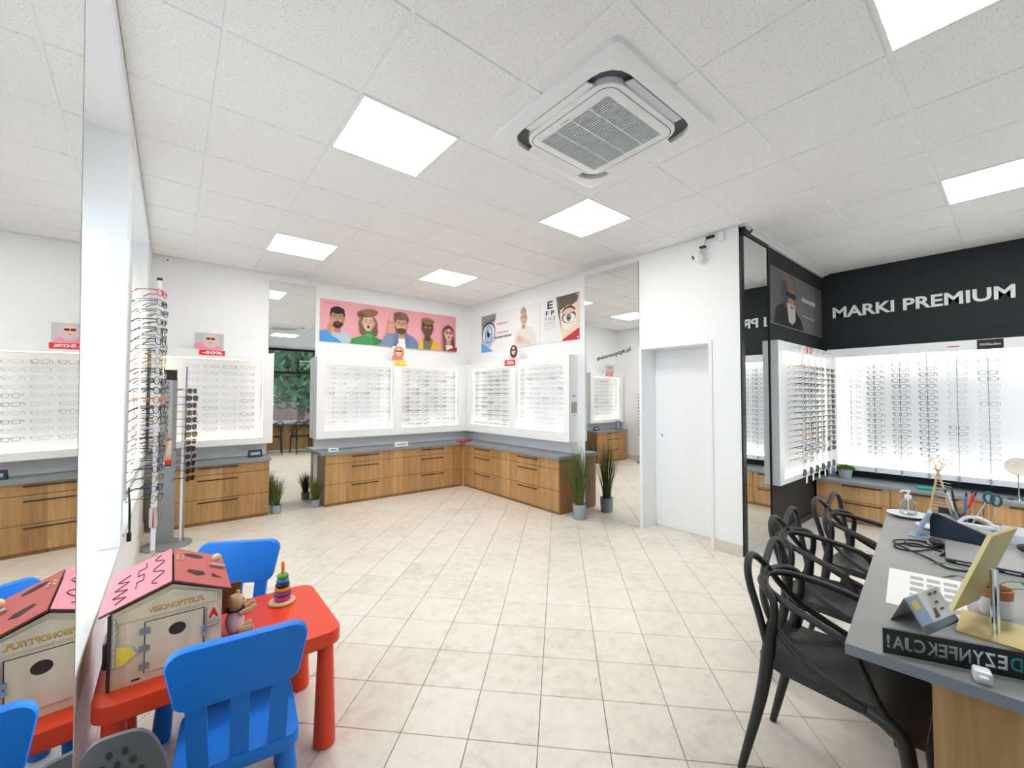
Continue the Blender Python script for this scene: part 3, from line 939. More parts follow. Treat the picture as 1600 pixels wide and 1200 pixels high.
# premium wall: six thin rods, faces of the frames towards the room
PR = [1.315, 1.095, 0.872, 0.651, 0.426, 0.209]
for k, y in enumerate(PR):
    t = rod('display_rod', '%s thin grey eyewear rod from the corner on the premium case' % ORD[k], 'rods on the premium case', 6.402, y, 0.555, 1.945, 0.0035, 'grey_metal')
    MB().lathe([(0.009, 0.03), (0.011, 0.036), (0.011, 0.056), (0.006, 0.062)], 10).obj('clamp', 'steel', t)
    top = 17 if k not in (0,) else 16
    for q in range(top):
        z = 1.83 - 0.0635*q - (0.06 if k == 0 else (0.02 if k == 1 else 0))
        if k < 4: fm = pick([('fr_black', 7 if k in (1, 3) else 4), ('fr_brown', 2), ('fr_grey', 3), ('fr_silver', 1 if k else 3)])
        else: fm = pick([('fr_clear', 5), ('fr_pale', 4), ('fr_silver', 3), ('fr_grey', 0.6)])
        kd = rnd.choice((0, 0, 1, 2))
        glasses('eyeglasses', '%s-framed eyeglasses, %s from top on %s premium wall rod from corner' % (CN[fm], ORD[q], ORD[k]),
                'eyeglasses on the premium case', (6.394, y+rnd.uniform(-.004, .004), z), -PI/2+rnd.uniform(-.05, .05), kd, fm, 'lens_clear')
# black niche wall: six white rods standing off the case
for k in range(6):
    x = 5.127+0.214*k
    t = rod('display_rod', '%s white eyewear rod from the narrow mirror on the black wall case' % ORD[k], 'white rods on the black wall case', x, 1.448, 0.64, 1.985, 0.006 if k else 0.010, 'gloss_white')
    MB().tube([(0, 0, 1.34), (0, 0.1, 1.34)], 0.004, 6).obj('bracket', 'steel', t)
    MB().box(-0.012, 0.012, -0.016, 0.012, -0.02, 0.055).obj('clip', 'grey_plastic', t)
    MB().box(-0.022, 0.022, -0.020, -0.017, -0.085, -0.004).obj('price_tag', 'sign_white', t)
    for q in range(17):
        z = 1.77-0.0615*q
        sung = (k == 5) or (k == 4 and q > 12 and q % 2)
        if q == 16 and k > 1: continue
        fm = pick([('fr_black', 5 if k else 2), ('fr_brown', 2), ('fr_gold', 1.5), ('fr_silver', 2.5 if k else 4), ('fr_grey', 3)])
        glasses('sunglasses' if sung else 'eyeglasses', '%s-framed %s, %s from top on %s white rod beside the narrow mirror' % (CN[fm], 'sunglasses' if sung else 'eyeglasses', ORD[q], ORD[k]),
                'eyewear on the black wall case', (x, 1.437, z), rnd.uniform(-.06, .06), 3 if sung else rnd.choice((0, 1, 2)), fm, rnd.choice(('lens_smoke', 'lens_brown')) if sung else 'lens_clear')
# window niche: three white floor rods full of frames
for k, y in enumerate((3.40, 3.80, 4.25)):
    x = -0.078-0.004*k
    t = thing('display_rod', ['white floor-standing eyewear rod with a black cap, nearest the viewer at the window', 'middle white floor-standing eyewear rod at the window', 'white floor-standing eyewear rod at the window, nearest the sunglasses tower'][k], 'display rod', (x, y, 0), 0, 'floor rods at the window')
    MB().slab(-0.0105, 0.0105, -0.0105, 0.0105, 0.50, 2.17, 0.003).obj('upright', 'gloss_white', t)
    MB().slab(-0.0135, 0.0135, -0.0135, 0.0135, 2.17, 2.185, 0.002).obj('cap', 'black_plastic', t)
    MB().lathe([(0.02, 0.64), (0.02, 0.76)], 14).obj('clamp', 'chrome', t)
    MB().tube([(0, 0, 0.02), (0, 0, 0.50)], 0.007, 8).obj('shaft', 'steel', t)
    MB().lathe([(0.07, 0), (0.07, 0.012), (0.02, 0.02)], 18).obj('foot', 'grey_metal', t)
    for q in range(22):
        z = 2.09-0.0605*q
        fm = pick([('fr_black', 5), ('fr_brown', 2), ('fr_gold', 1), ('fr_silver', 2), ('fr_grey', 4), ('fr_clear', 1.5), ('fr_blue', 0.6)])
        if k == 0 and q == 0: fm = 'fr_red'
        if k == 1 and q in (6, 7): fm = 'fr_yellow'
        if k == 1 and q == 11: fm = 'fr_red'
        glasses('eyeglasses', '%s-framed eyeglasses, %s from top on the %s floor rod at the window' % (CN[fm], ORD[q], ['nearest', 'middle', 'farthest'][k]),
                'eyeglasses on the floor rods at the window', (x+0.016, y-0.004, z), math.radians(66+rnd.uniform(-7, 7)), rnd.choice((0, 1, 2)), fm, 'lens_clear', tilt=0.0)
# left case of the back wall: four columns of pale frames
for k, x in enumerate((0.16, 0.345, 0.53, 0.715)):
    for q in range(10):
        fm = pick([('fr_clear', 4), ('fr_pale', 5), ('fr_silver', 3), ('fr_grey', 0.7)])
        glasses('eyeglasses', '%s-framed eyeglasses, %s from top in %s column of the left corner case' % (CN[fm], ORD[q], ORD[k]),
                'pale eyeglasses in the left corner case', (x, 6.0, 1.80-0.082*q), rnd.uniform(-.05, .05), rnd.choice((0, 1)), fm, 'lens_clear')
# the other two cases of the corner hold hundreds more, too small to tell apart
def heap(rows, mt_fn):
    for_m = {}
    for (p, rz, kd, fm) in rows:
        for_m.setdefault(fm, MB())
        mt = Matrix.Translation(p) @ Matrix.Rotation(rz, 4, 'Z')
        ff, tt = GM[kd][3], GM[kd][4]
        for g in [ff]+tt:
            for_m[fm].add([mt @ Vector(v) for v in g.v], g.f)
    return for_m
rows = []
for c in range(6):
    for q in range(13):
        z = 1.83-0.068*q
        for s_, x0 in ((0, 1.67), (1, 2.79)):
            if rnd.random() < 0.06: continue
            fm = pick([('fr_pale', 8), ('fr_clear', 6), ('fr_grey', 1.3), ('fr_gold', 0.6)]) if s_ == 0 else pick([('fr_pale', 3), ('fr_clear', 3), ('fr_grey', 3), ('fr_black', 1.2), ('fr_brown', 1)])
            rows.append(((x0+0.162*c, 6.0, z), 0, rnd.choice((0, 1, 2)), fm))
        for s_, y0 in ((0, 5.74), (1, 4.56)):
            if rnd.random() < 0.06 or (s_ == 0 and c == 5): continue
            fm = pick([('fr_grey', 5), ('fr_black', 1.5), ('fr_brown', 1.2), ('fr_pale', 3), ('fr_silver', 3)]) if s_ == 0 else pick([('fr_pale', 7), ('fr_clear', 6), ('fr_grey', 1)])
            rows.append(((XB-0.13, y0-(0.185 if s_ == 0 else 0.155)*c-(0.03 if s_ == 0 else 0), z), -PI/2, rnd.choice((0, 1, 2)), fm))
all_mb = MB(); all_m = []
for fm, g in heap(rows, None).items():
    all_m.append(fm)
    all_mb.add(g.v, g.f, len(all_m)-1)
me = bpy.data.meshes.new('eyeglasses_assortment')
me.from_pydata(all_mb.v, [], all_mb.f)
for q in all_m: me.materials.append(M[q])
me.polygons.foreach_set('material_index', all_mb.m); me.update()
tag(link('eyeglasses_assortment', me), 'rows of small eyeglasses on the lit boards of the corner display cases', 'eyeglasses', kind='stuff')

# ================================================================== POSTERS AND SIGNS
def sheet(name, label, cat, loc, rotz, w, h, m, th=0.004):
    t = thing(name, label, cat, loc, rotz)
    MB().box(0, w, -th, 0, 0, h).obj('board', m, t)
    return t
def face(a, x, z, s, skin, hair, lips=(150, 70, 66), beard=None, brow=(40, 28, 22), mouth_open=0.0, glasses=None, lensc=None, sh=None):
    sh = sh or tuple(int(c*0.86) for c in skin)
    a.rect(x-0.045*s, x+0.045*s, z-0.19*s, z-0.07*s, sh)
    if beard: a.ell(x, z-0.03*s, 0.088*s, 0.105*s, beard)
    a.ell(x-0.086*s, z+0.0*s, 0.014*s, 0.028*s, sh); a.ell(x+0.086*s, z+0.0*s, 0.014*s, 0.028*s, sh)
    a.ell(x, z, 0.083*s, 0.118*s, skin)
    a.ell(x+0.035*s, z-0.01*s, 0.046*s, 0.09*s, sh, 0.1)
    a.ell(x-0.008*s, z+0.005*s, 0.066*s, 0.098*s, skin)
    if beard:
        a.ell(x, z-0.075*s, 0.072*s, 0.052*s, beard, 0, PI, 2*PI)
        a.ell(x, z-0.066*s, 0.066*s, 0.022*s, beard)
    for e in (-1, 1):
        a.ell(x+e*0.034*s, z+0.018*s, 0.017*s, 0.009*s, (236, 232, 228))
        a.ell(x+e*0.034*s, z+0.018*s, 0.008*s, 0.009*s, (44, 34, 30))
        a.poly([(x+e*0.014*s, z+0.036*s), (x+e*0.056*s, z+0.041*s), (x+e*0.056*s, z+0.048*s), (x+e*0.014*s, z+0.044*s)], brow)
    a.poly([(x-0.004*s, z+0.02*s), (x+0.015*s, z-0.024*s), (x-0.014*s, z-0.024*s)], sh)
    a.ell(x, z-0.058*s, 0.022*s, (0.008+0.02*mouth_open)*s, lips)
    if mouth_open: a.ell(x, z-0.058*s, 0.014*s, 0.014*s, (60, 22, 24))
    if glasses:
        for e in (-1, 1):
            a.ell(x+e*0.036*s, z+0.016*s, 0.031*s, 0.026*s, glasses)
            a.ell(x+e*0.036*s, z+0.016*s, 0.027*s, 0.022*s, lensc or skin)
            if not lensc:
                a.ell(x+e*0.036*s, z+0.016*s, 0.012*s, 0.008*s, (70, 56, 50))
        a.rect(x-0.008*s, x+0.008*s, z+0.018*s, z+0.023*s, glasses)
        a.rect(x-0.084*s, x-0.064*s, z+0.02*s, z+0.025*s, glasses); a.rect(x+0.064*s, x+0.084*s, z+0.02*s, z+0.025*s, glasses)

W_, H_ = 2.194, 0.600
pa = sheet('wall_poster', 'long pink poster of five surprised people wearing glasses', 'poster', (1.557, YA-0.001, 2.212), 0, W_, H_, 'frame_white')
a = Art(0.00022); a.clip = (0, W_, 0, H_)
a.rect(0, W_, 0, H_, (236, 166, 174))
a.rect(0.06, 0.15, 0.545, 0.551, (208, 96, 110)); a.rect(0.15, 0.27, 0.545, 0.551, (150, 130, 176))
# man in pale blue shirt
a.poly([(0.06, 0), (0.10, 0.14), (0.17, 0.19), (0.30, 0.19), (0.40, 0.13), (0.46, 0)], (186, 200, 214))
a.ell(0.235, 0.40, 0.105, 0.115, (36, 30, 28))
face(a, 0.235, 0.345, 1.06, (206, 156, 126), None, beard=(52, 38, 32), mouth_open=1.0, glasses=(70, 66, 64))
a.ell(0.235, 0.455, 0.098, 0.052, (36, 30, 28))
a.poly([(0.18, 0.155), (0.235, 0.135), (0.29, 0.155), (0.29, 0.118), (0.235, 0.13), (0.18, 0.118)], (222, 170, 168))
a.poly([(0.07, 0.08), (0.10, 0.22), (0.14, 0.30), (0.165, 0.30), (0.175, 0.22), (0.15, 0.08)], (200, 148, 118))
a.ell(0.155, 0.285, 0.03, 0.035, (206, 156, 126)); a.poly([(0.15, 0.29), (0.165, 0.35), (0.18, 0.35), (0.175, 0.28)], (206, 156, 126))
a.poly([(0, 0), (0, 0.15), (0.08, 0.17), (0.16, 0.09), (0.24, 0.05), (0.30, 0)], (72, 150, 224))
# woman in beret and green turtleneck
a.ell(0.675, 0.30, 0.145, 0.15, (132, 104, 84))
a.ell(0.59, 0.215, 0.05, 0.075, (122, 94, 74)); a.ell(0.775, 0.205, 0.05, 0.075, (112, 86, 68))
a.poly([(0.41, 0), (0.44, 0.08), (0.56, 0.115), (0.62, 0.14), (0.62, 0.20), (0.755, 0.20), (0.755, 0.14), (0.82, 0.11), (0.92, 0.07), (0.95, 0)], (58, 150, 84))
a.poly([(0.76, 0), (0.74, 0.13), (0.82, 0.11), (0.92, 0.07), (0.95, 0)], (46, 130, 70))
face(a, 0.675, 0.325, 1.0, (232, 190, 166), None, lips=(184, 60, 60), mouth_open=0.9, glasses=(150, 132, 112))
a.rect(0.625, 0.745, 0.15, 0.205, (52, 142, 78))
a.ell(0.66, 0.465, 0.155, 0.058, (126, 90, 62), 0.16); a.ell(0.69, 0.485, 0.125, 0.048, (142, 104, 74), 0.10); a.ell(0.565, 0.425, 0.045, 0.022, (104, 72, 48), 0.5)
# man in denim jacket
a.poly([(0.80, 0), (0.90, 0.08), (1.02, 0.19), (1.12, 0.23), (1.27, 0.23), (1.40, 0.18), (1.48, 0.09), (1.50, 0)], (112, 132, 164))
a.poly([(0.86, 0), (0.93, 0.16), (1.00, 0.20), (1.06, 0.06), (1.0, 0)], (122, 142, 174))
a.poly([(1.12, 0), (1.15, 0.20), (1.25, 0.20), (1.27, 0)], (232, 232, 232))
a.poly([(1.06, 0), (1.09, 0.23), (1.14, 0.24), (1.15, 0.08), (1.11, 0)], (96, 116, 150)); a.poly([(1.27, 0), (1.24, 0.22), (1.29, 0.24), (1.34, 0.10), (1.31, 0)], (96, 116, 150))
a.ell(1.195, 0.44, 0.125, 0.10, (112, 84, 64))
face(a, 1.195, 0.35, 1.12, (216, 164, 134), None, beard=(92, 62, 46), mouth_open=0.4, glasses=(60, 56, 54))
a.ell(1.185, 0.485, 0.115, 0.066, (122, 92, 70)); a.ell(1.12, 0.50, 0.05, 0.04, (106, 78, 58)); a.ell(1.24, 0.505, 0.055, 0.035, (132, 100, 76))
a.poly([(0.955, 0.20), (0.965, 0.32), (1.00, 0.375), (1.04, 0.38), (1.09, 0.35), (1.06, 0.27), (1.03, 0.20)], (212, 160, 130))
for k in range(4): a.ell(1.00+0.028*k, 0.372-0.006*k, 0.013, 0.03, (204, 150, 120), -0.4)
# man in cap and yellow jacket
a.poly([(1.47, 0), (1.50, 0.12), (1.58, 0.185), (1.73, 0.185), (1.84, 0.11), (1.90, 0)], (224, 178, 62))
a.poly([(1.57, 0), (1.565, 0.16), (1.61, 0.20), (1.70, 0.20), (1.745, 0.16), (1.70, 0)], (118, 116, 82))
a.ell(1.645, 0.38, 0.10, 0.10, (40, 30, 28))
face(a, 1.645, 0.335, 1.06, (108, 74, 58), None, lips=(120, 70, 66), brow=(24, 18, 16))
a.ell(1.645, 0.465, 0.115, 0.05, (150, 112, 56), -0.05); a.poly([(1.525, 0.43), (1.56, 0.465), (1.74, 0.47), (1.765, 0.43), (1.65, 0.452)], (124, 88, 44))
# woman with red round sunglasses
a.ell(2.03, 0.285, 0.115, 0.15, (92, 62, 48))
a.poly([(1.93, 0.0), (1.925, 0.30), (2.0, 0.38), (2.08, 0.38), (2.14, 0.30), (2.15, 0)], (112, 74, 56))
a.poly([(1.94, 0), (1.98, 0.10), (2.10, 0.10), (2.15, 0)], (236, 226, 222))
face(a, 2.035, 0.29, 0.98, (230, 188, 168), None, lips=(196, 92, 96), mouth_open=0.3, glasses=(170, 60, 60), lensc=(206, 92, 100))
a.poly([(1.96, 0.33), (2.0, 0.405), (2.07, 0.405), (2.115, 0.33), (2.035, 0.385)], (92, 62, 48))
a.poly([(1.93, 0), (1.92, 0.22), (1.955, 0.24), (1.985, 0.06), (1.99, 0)], (136, 90, 66)); a.poly([(2.11, 0), (2.11, 0.22), (2.145, 0.22), (2.16, 0)], (124, 82, 60))
a.poly([(1.98, 0), (2.06, 0.04), (2.194, 0.075), (2.194, 0)], (176, 44, 48))
a.obj('printed_picture', pa, (0, -0.0042, 0))

# eye examination poster on the right wall (reads towards -y)
pb = sheet('wall_poster', 'white eye examination poster with a blue eye and a man with folded arms', 'poster', (XB-0.001, 5.76, 2.185), -PI/2, 1.455, 0.61, 'frame_white')
a = Art(); a.clip = (0, 1.455, 0, 0.61)
a.rect(0, 1.455, 0, 0.61, (232, 231, 231))
a.poly([(0, 0), (0, 0.61), (0.42, 0.61), (0.36, 0.42), (0.40, 0.2), (0.30, 0.12), (0.2, 0)], (196, 194, 193))
a.poly([(0, 0.61), (0.40, 0.61), (0.36, 0.50), (0.22, 0.47), (0.06, 0.36), (0, 0.28)], (148, 146, 146))
a.ell(0.20, 0.32, 0.19, 0.165, (90, 90, 94), 0.5); a.ell(0.20, 0.305, 0.17, 0.145, (228, 230, 234), 0.4)
a.ell(0.205, 0.29, 0.105, 0.15, (86, 116, 158)); a.ell(0.205, 0.29, 0.092, 0.135, (172, 196, 224)); a.ell(0.20, 0.30, 0.042, 0.066, (24, 28, 36)); a.ell(0.225, 0.34, 0.02, 0.034, (240, 244, 250))
for k in range(6): a.poly([(0.05+0.055*k, 0.43+0.012*k), (0.09+0.055*k, 0.43+0.012*k), (0.13+0.055*k, 0.53+0.008*k)], (70, 68, 70))
a.poly([(0, 0), (0, 0.155), (0.15, 0.09), (0.34, 0)], (84, 160, 222))
mx_ = 1.09
a.poly([(0.86, 0), (0.90, 0.22), (1.0, 0.29), (1.06, 0.31), (1.14, 0.31), (1.26, 0.27), (1.34, 0.18), (1.35, 0)], (224, 212, 206))
face(a, mx_, 0.43, 0.82, (222, 178, 150), None, glasses=(50, 44, 44))
a.ell(mx_, 0.53, 0.062, 0.042, (176, 160, 140)); a.ell(mx_, 0.57, 0.03, 0.03, (166, 150, 130))
a.poly([(0.92, 0.16), (1.0, 0.20), (1.22, 0.08), (1.26, 0.03), (1.0, 0.05)], (212, 198, 192)); a.poly([(0.93, 0.13), (1.0, 0.18), (1.08, 0.12), (1.06, 0.08), (0.96, 0.09)], (218, 172, 144))
a.obj('printed_picture', pb, (0, -0.0042, 0))
text('lettering', 'vision', 'sign_red', pb, (0.43, -0.009, 0.415), w=0.15, h=0.038, depth=0.0005)
text('lettering', 'optyk', 'blue_grey', pb, (0.585, -0.009, 0.405), w=0.13, h=0.045, depth=0.0005)
text('lettering', 'ZAPISZ SIĘ NA', 'sign_red', pb, (0.43, -0.009, 0.265), w=0.30, h=0.032, depth=0.0005, bold=0.01)
text('lettering', 'BADANIE WZROKU', 'print_dark', pb, (0.37, -0.009, 0.195), w=0.44, h=0.036, depth=0.0005, bold=0.01)

pc = sheet('wall_poster', 'poster with an eye chart and a dark-haired eye seen through a lens', 'poster', (XB-0.001, 4.272, 2.19), -PI/2, 0.702, 0.612, 'frame_white')
a = Art(); a.clip = (0, 0.702, 0, 0.612)
a.rect(0, 0.702, 0, 0.612, (233, 232, 232))
a.poly([(0.30, 0.612), (0.702, 0.612), (0.702, 0.02), (0.40, 0.02), (0.36, 0.20)], (238, 214, 194))
a.poly([(0.28, 0.612), (0.702, 0.612), (0.66, 0.50), (0.56, 0.46), (0.46, 0.40), (0.34, 0.38)], (104, 92, 80)); a.poly([(0.29, 0.612), (0.31, 0.40), (0.38, 0.15), (0.34, 0.45), (0.40, 0.612)], (112, 96, 80))
for k in range(7): a.poly([(0.36+0.045*k, 0.612), (0.375+0.045*k, 0.612), (0.36+0.04*k, 0.46)], (84, 72, 62))
a.poly([(0.36, 0.42), (0.50, 0.47), (0.62, 0.44), (0.66, 0.36), (0.63, 0.20), (0.50, 0.14), (0.40, 0.18)], (246, 226, 208))
a.ell(0.515, 0.315, 0.125, 0.085, (92, 76, 70), 0.1); a.ell(0.52, 0.30, 0.105, 0.062, (240, 236, 232)); a.ell(0.515, 0.305, 0.045, 0.052, (112, 120, 112)); a.ell(0.515, 0.305, 0.02, 0.024, (28, 28, 28)); a.ell(0.525, 0.318, 0.008, 0.01, (250, 250, 250))
a.ell(0.515, 0.36, 0.13, 0.10, (70, 58, 52), 0.05, 0.25, PI-0.2); a.ell(0.515, 0.345, 0.118, 0.085, (224, 196, 176), 0.05, 0.25, PI-0.2)
a.poly([(0.40, 0.02), (0.55, 0.085), (0.702, 0.15), (0.702, 0.0), (0.40, 0)], (196, 44, 50))
for x, z in ((0.675, 0.585), (0.675, 0.03)): a.ell(x, z, 0.012, 0.012, (230, 230, 230))
a.obj('printed_picture', pc, (0, -0.0042, 0))
for t_, x_, z_, w_, h_ in (('E', 0.115, 0.475, 0.105, 0.105), ('F', 0.08, 0.385, 0.055, 0.06), ('P', 0.185, 0.385, 0.06, 0.06), ('T O Z', 0.06, 0.315, 0.21, 0.042), ('L P E D', 0.06, 0.265, 0.21, 0.030), ('P E C F D', 0.06, 0.225, 0.21, 0.022), ('E D F C Z P', 0.06, 0.192, 0.21, 0.016)):
    text('lettering', t_, 'print_dark' if h_ > 0.035 else 'print_grey', pc, (x_, -0.009, z_), w=w_, h=h_, depth=0.0005, bold=0.015 if h_ > 0.05 else 0)

pd = sheet('wall_poster', 'dark grey poster of a bearded man in sunglasses on the black wall', 'poster', (4.775, YN-0.001, 2.218), 0, 1.71, 0.60, 'grey_metal', 0.012)
a = Art(); a.clip = (0.008, 1.702, 0.006, 0.594)
a.rect(0, 1.71, 0, 0.60, (92, 90, 90)); a.poly([(0.6, 0), (0.75, 0.6), (1.71, 0.6), (1.71, 0)], (104, 101, 99)); a.poly([(1.35, 0), (1.45, 0.6), (1.71, 0.6), (1.71, 0)], (86, 84, 84))
a.rect(0, 0.3, 0, 0.6, (84, 83, 86))
a.poly([(0.05, 0), (0.12, 0.18), (0.35, 0.26), (0.70, 0.22), (0.92, 0.12), (1.0, 0)], (24, 26, 30))
a.ell(0.48, 0.40, 0.20, 0.17, (62, 60, 62)); a.ell(0.54, 0.38, 0.155, 0.165, (150, 110, 92)); a.ell(0.50, 0.50, 0.17, 0.085, (118, 96, 86), -0.2)
a.ell(0.40, 0.36, 0.09, 0.16, (74, 70, 70)); a.poly([(0.42, 0.34), (0.72, 0.33), (0.74, 0.395), (0.42, 0.40)], (30, 36, 62))
a.poly([(0.44, 0.27), (0.70, 0.27), (0.72, 0.10), (0.62, 0.045), (0.50, 0.06)], (176, 170, 164)); a.ell(0.60, 0.235, 0.05, 0.014, (110, 70, 62)); a.poly([(0.6, 0.35), (0.65, 0.27), (0.57, 0.27)], (168, 122, 102))
a.obj('printed_picture', pd, (0, -0.0125, 0))
text('lettering', 'visionoptyk', 'sign_white', pd, (0.92, -0.017, 0.335), w=0.52, h=0.085, depth=0.0006, bold=0.008)
MB().box(0.94, 1.40, -0.0178, -0.017, 0.176, 0.19).obj('print_line', 'print_grey', pd)

# raised white lettering on the black wall
ls = thing('wall_lettering', 'large raised white letters reading MARKI PREMIUM on the black wall', 'lettering', (XP, 1.512, 2.456))
def split_letters(name, me, m, parent, loc, rot):
    bm = bmesh.new(); bm.from_mesh(me)
    left = set(bm.verts)
    groups = []
    while left:
        st = [left.pop()]; g = set(st)
        while st:
            v = st.pop()
            for e in v.link_edges:
                o = e.other_vert(v)
                if o not in g: g.add(o); st.append(o)
        left -= g; groups.append(g)
    groups.sort(key=lambda g: min(v.co.x for v in g))
    for g in groups:
        idx = {v: i for i, v in enumerate(g)}
        fs = [tuple(idx[v] for v in f.verts) for f in bm.faces if f.verts[0] in g]
        m2 = bpy.data.meshes.new(name); m2.from_pydata([tuple(v.co) for v in g], [], fs); m2.materials.append(M[m])
        link(name, m2, parent, loc, rot)
    bm.free()
split_letters('letter', text_mesh('MARKI PREMIUM', w=1.497, h=0.140, depth=0.004, bold=0.028), 'sign_white', ls, (-0.002, 0, 0), (0, 0, -PI/2))

def promo(lab_photo, lab_sign, loc, rotz, pw, ph, dx, sw, sh, sm, txt, hair, bg, skin=(232, 186, 166), top=(236, 140, 170)):
    t = sheet('promo_photo', lab_photo, 'photo card', loc, rotz, pw, ph, 'paper', 0.003)
    a = Art(); a.clip = (0, pw, 0, ph)
    a.rect(0, pw, 0, ph, bg); a.poly([(0, 0), (0, ph*0.3), (pw*0.4, ph*0.45), (pw*0.75, ph*0.35), (pw, 0)], top)
    a.ell(pw*0.56, ph*0.55, ph*0.42, ph*0.46, hair)
    a.ell(pw*0.54, ph*0.60, ph*0.22, ph*0.30, skin)
    a.rect(pw*0.54-ph*0.21, pw*0.54-ph*0.02, ph*0.60, ph*0.72, (30, 28, 32)); a.rect(pw*0.54+ph*0.02, pw*0.54+ph*0.21, ph*0.60, ph*0.72, (30, 28, 32))
    a.ell(pw*0.54, ph*0.42, ph*0.06, ph*0.025, (184, 70, 84))
    a.obj('printed_picture', t, (0, -0.0032, 0))
    s_ = thing('price_sign', lab_sign, 'sign', tuple(Vector(loc) + Matrix.Rotation(rotz, 3, 'Z') @ Vector((dx, -0.004, -sh-0.006))), rotz)
    MB().box(0, sw, -0.003, 0, 0, sh).obj('board', sm, s_)
    text('lettering', txt, 'sign_white', s_, (sw/2, -0.003, sh*0.22), w=sw*0.78, h=sh*0.56, depth=0.0008, bold=0.03, align='CENTER')
promo('photo of a blonde woman in sunglasses above the left corner case', 'red minus fifty percent sign on the left corner case', (0.178, 5.949, 1.985), 0, 0.275, 0.19, 0.045, 0.245, 0.058, 'sign_red', '-50%', (206, 188, 196), (186, 188, 186))
promo('photo of a red-haired woman in sunglasses above the pink poster case', 'small yellow sign on the case under the pink poster', (2.535, 5.949, 1.995), 0, 0.185, 0.205, 0.04, 0.19, 0.082, 'sign_yellow', '1 + 1', (206, 130, 92), (232, 214, 198), top=(240, 120, 150))
promo('photo of a dark-haired woman in glasses above the right wall case', 'red discount sign on the right wall case', (XB-0.179, 4.80, 1.995), -PI/2, 0.20, 0.205, -0.10, 0.245, 0.086, 'sign_red', '-50%', (70, 50, 48), (234, 230, 228), top=(220, 200, 196))
def brand(label, loc, rotz, w, h, m, tm, txt, tw, th):
    t = thing('brand_sign', label, 'sign', loc, rotz)
    MB().box(0, w, -0.004, 0, 0, h).obj('board', m, t)
    text('lettering', txt, tm, t, (w/2, -0.004, (h-th)/2), w=tw, h=th, depth=0.0008, align='CENTER', bold=0.01)
brand('small red sign on top of the black wall case', (5.62, YN-0.081, 1.955), 0, 0.18, 0.07, 'sign_red', 'sign_white', '-50%', 0.13, 0.04)
brand('small black brand sign on the rim of the premium case', (XP-0.151, 0.278, 1.942), -PI/2, 0.178, 0.098, 'sign_black', 'sign_white', 'GIGIStudios', 0.14, 0.022)
bs_ = thing('brand_sign', 'small pale brand sign with red print on the premium case', 'sign', (XP-0.151, 0.52, 1.945), -PI/2)
MB().box(0, 0.15, -0.004, 0, 0, 0.085).obj('board', 'sign_white', bs_)
MB().box(0.03, 0.12, -0.0048, -0.004, 0.038, 0.048).obj('print_line', 'sign_red', bs_)

# ================================================================== SMALL WALL DEVICES
cc = thing('security_camera', 'white ball security camera with black lens on the wall above the door', 'camera', (XB, 1.965, 2.90))
MB().lathe([(0.03, 0), (0.03, 0.03), (0.02, 0.04)], 16).xf(Matrix.Rotation(-PI/2, 4, 'Y')).obj('wall_mount', 'ac_white', cc)
MB().tube([(-0.03, 0, 0.0), (-0.065, 0, -0.01), (-0.07, 0.005, -0.04)], 0.013, 10).obj('arm', 'ac_white', cc)
MB().ball((-0.075, 0.01, -0.085), 0.05, 18).obj('ball_housing', 'ac_white', cc, True)
MB().tube([(-0.115, 0.04, -0.09), (-0.118, 0.044, -0.092)], [0.021, 0.020], 14).obj('lens', 'sign_black', cc)
MB().slab(-0.075, -0.03, -0.055, 0.0, 0.003, 0.02, 0.004).obj('antenna_block', 'black_plastic', cc)
pw_ = thing('cable_junction', 'small black cable joint on the wall above the security camera', 'cable joint', (XB-0.012, 1.885, 3.005))
MB().slab(-0.012, 0.011, -0.04, 0.04, -0.012, 0.014, 0.006).obj('joint_body', 'black_plastic', pw_)
MB().tube(spline([(-0.005, 0.035, -0.01), (-0.01, 0.05, -0.06), (-0.03, 0.045, -0.09)]), 0.0025, 5).obj('cable', 'grey_plastic', pw_)
cs = thing('wall_sensor', 'small white cone-shaped sensor high on the wall above the door', 'sensor', (XB-0.001, 1.775, 2.985))
MB().slab(-0.035, 0, -0.022, 0.022, -0.045, 0.04, 0.008).obj('sensor_body', 'ac_white', cs)
MB().slab(-0.037, -0.034, -0.012, 0.012, -0.03, 0.0, 0.001).obj('sensor_window', 'frame_white', cs)
ms = thing('wall_sensor', 'white motion sensor in the upper left corner of the back wall', 'sensor', (-0.078, YA, 2.995))
MB().slab(-0.03, 0.03, -0.04, 0, -0.035, 0.035, 0.01).obj('sensor_body', 'ac_white', ms)
MB().ball((0, -0.038, -0.005), (0.014, 0.006, 0.014), 10).obj('sensor_eye', 'grey_metal', ms)
bk = thing('shutter_bracket', 'black metal bracket at the top corner of the narrow black-edged mirror', 'bracket', (4.06, YN-0.03, HC-0.03))
MB().slab(-0.015, 0.02, -0.02, 0.01, -0.07, 0.012, 0.003).slab(-0.01, 0.10, -0.026, -0.012, -0.03, -0.012, 0.003).tube([(0.10, -0.02, -0.03), (0.13, -0.03, 0.01)], 0.008, 8).obj('bracket_body', 'black_metal', bk)

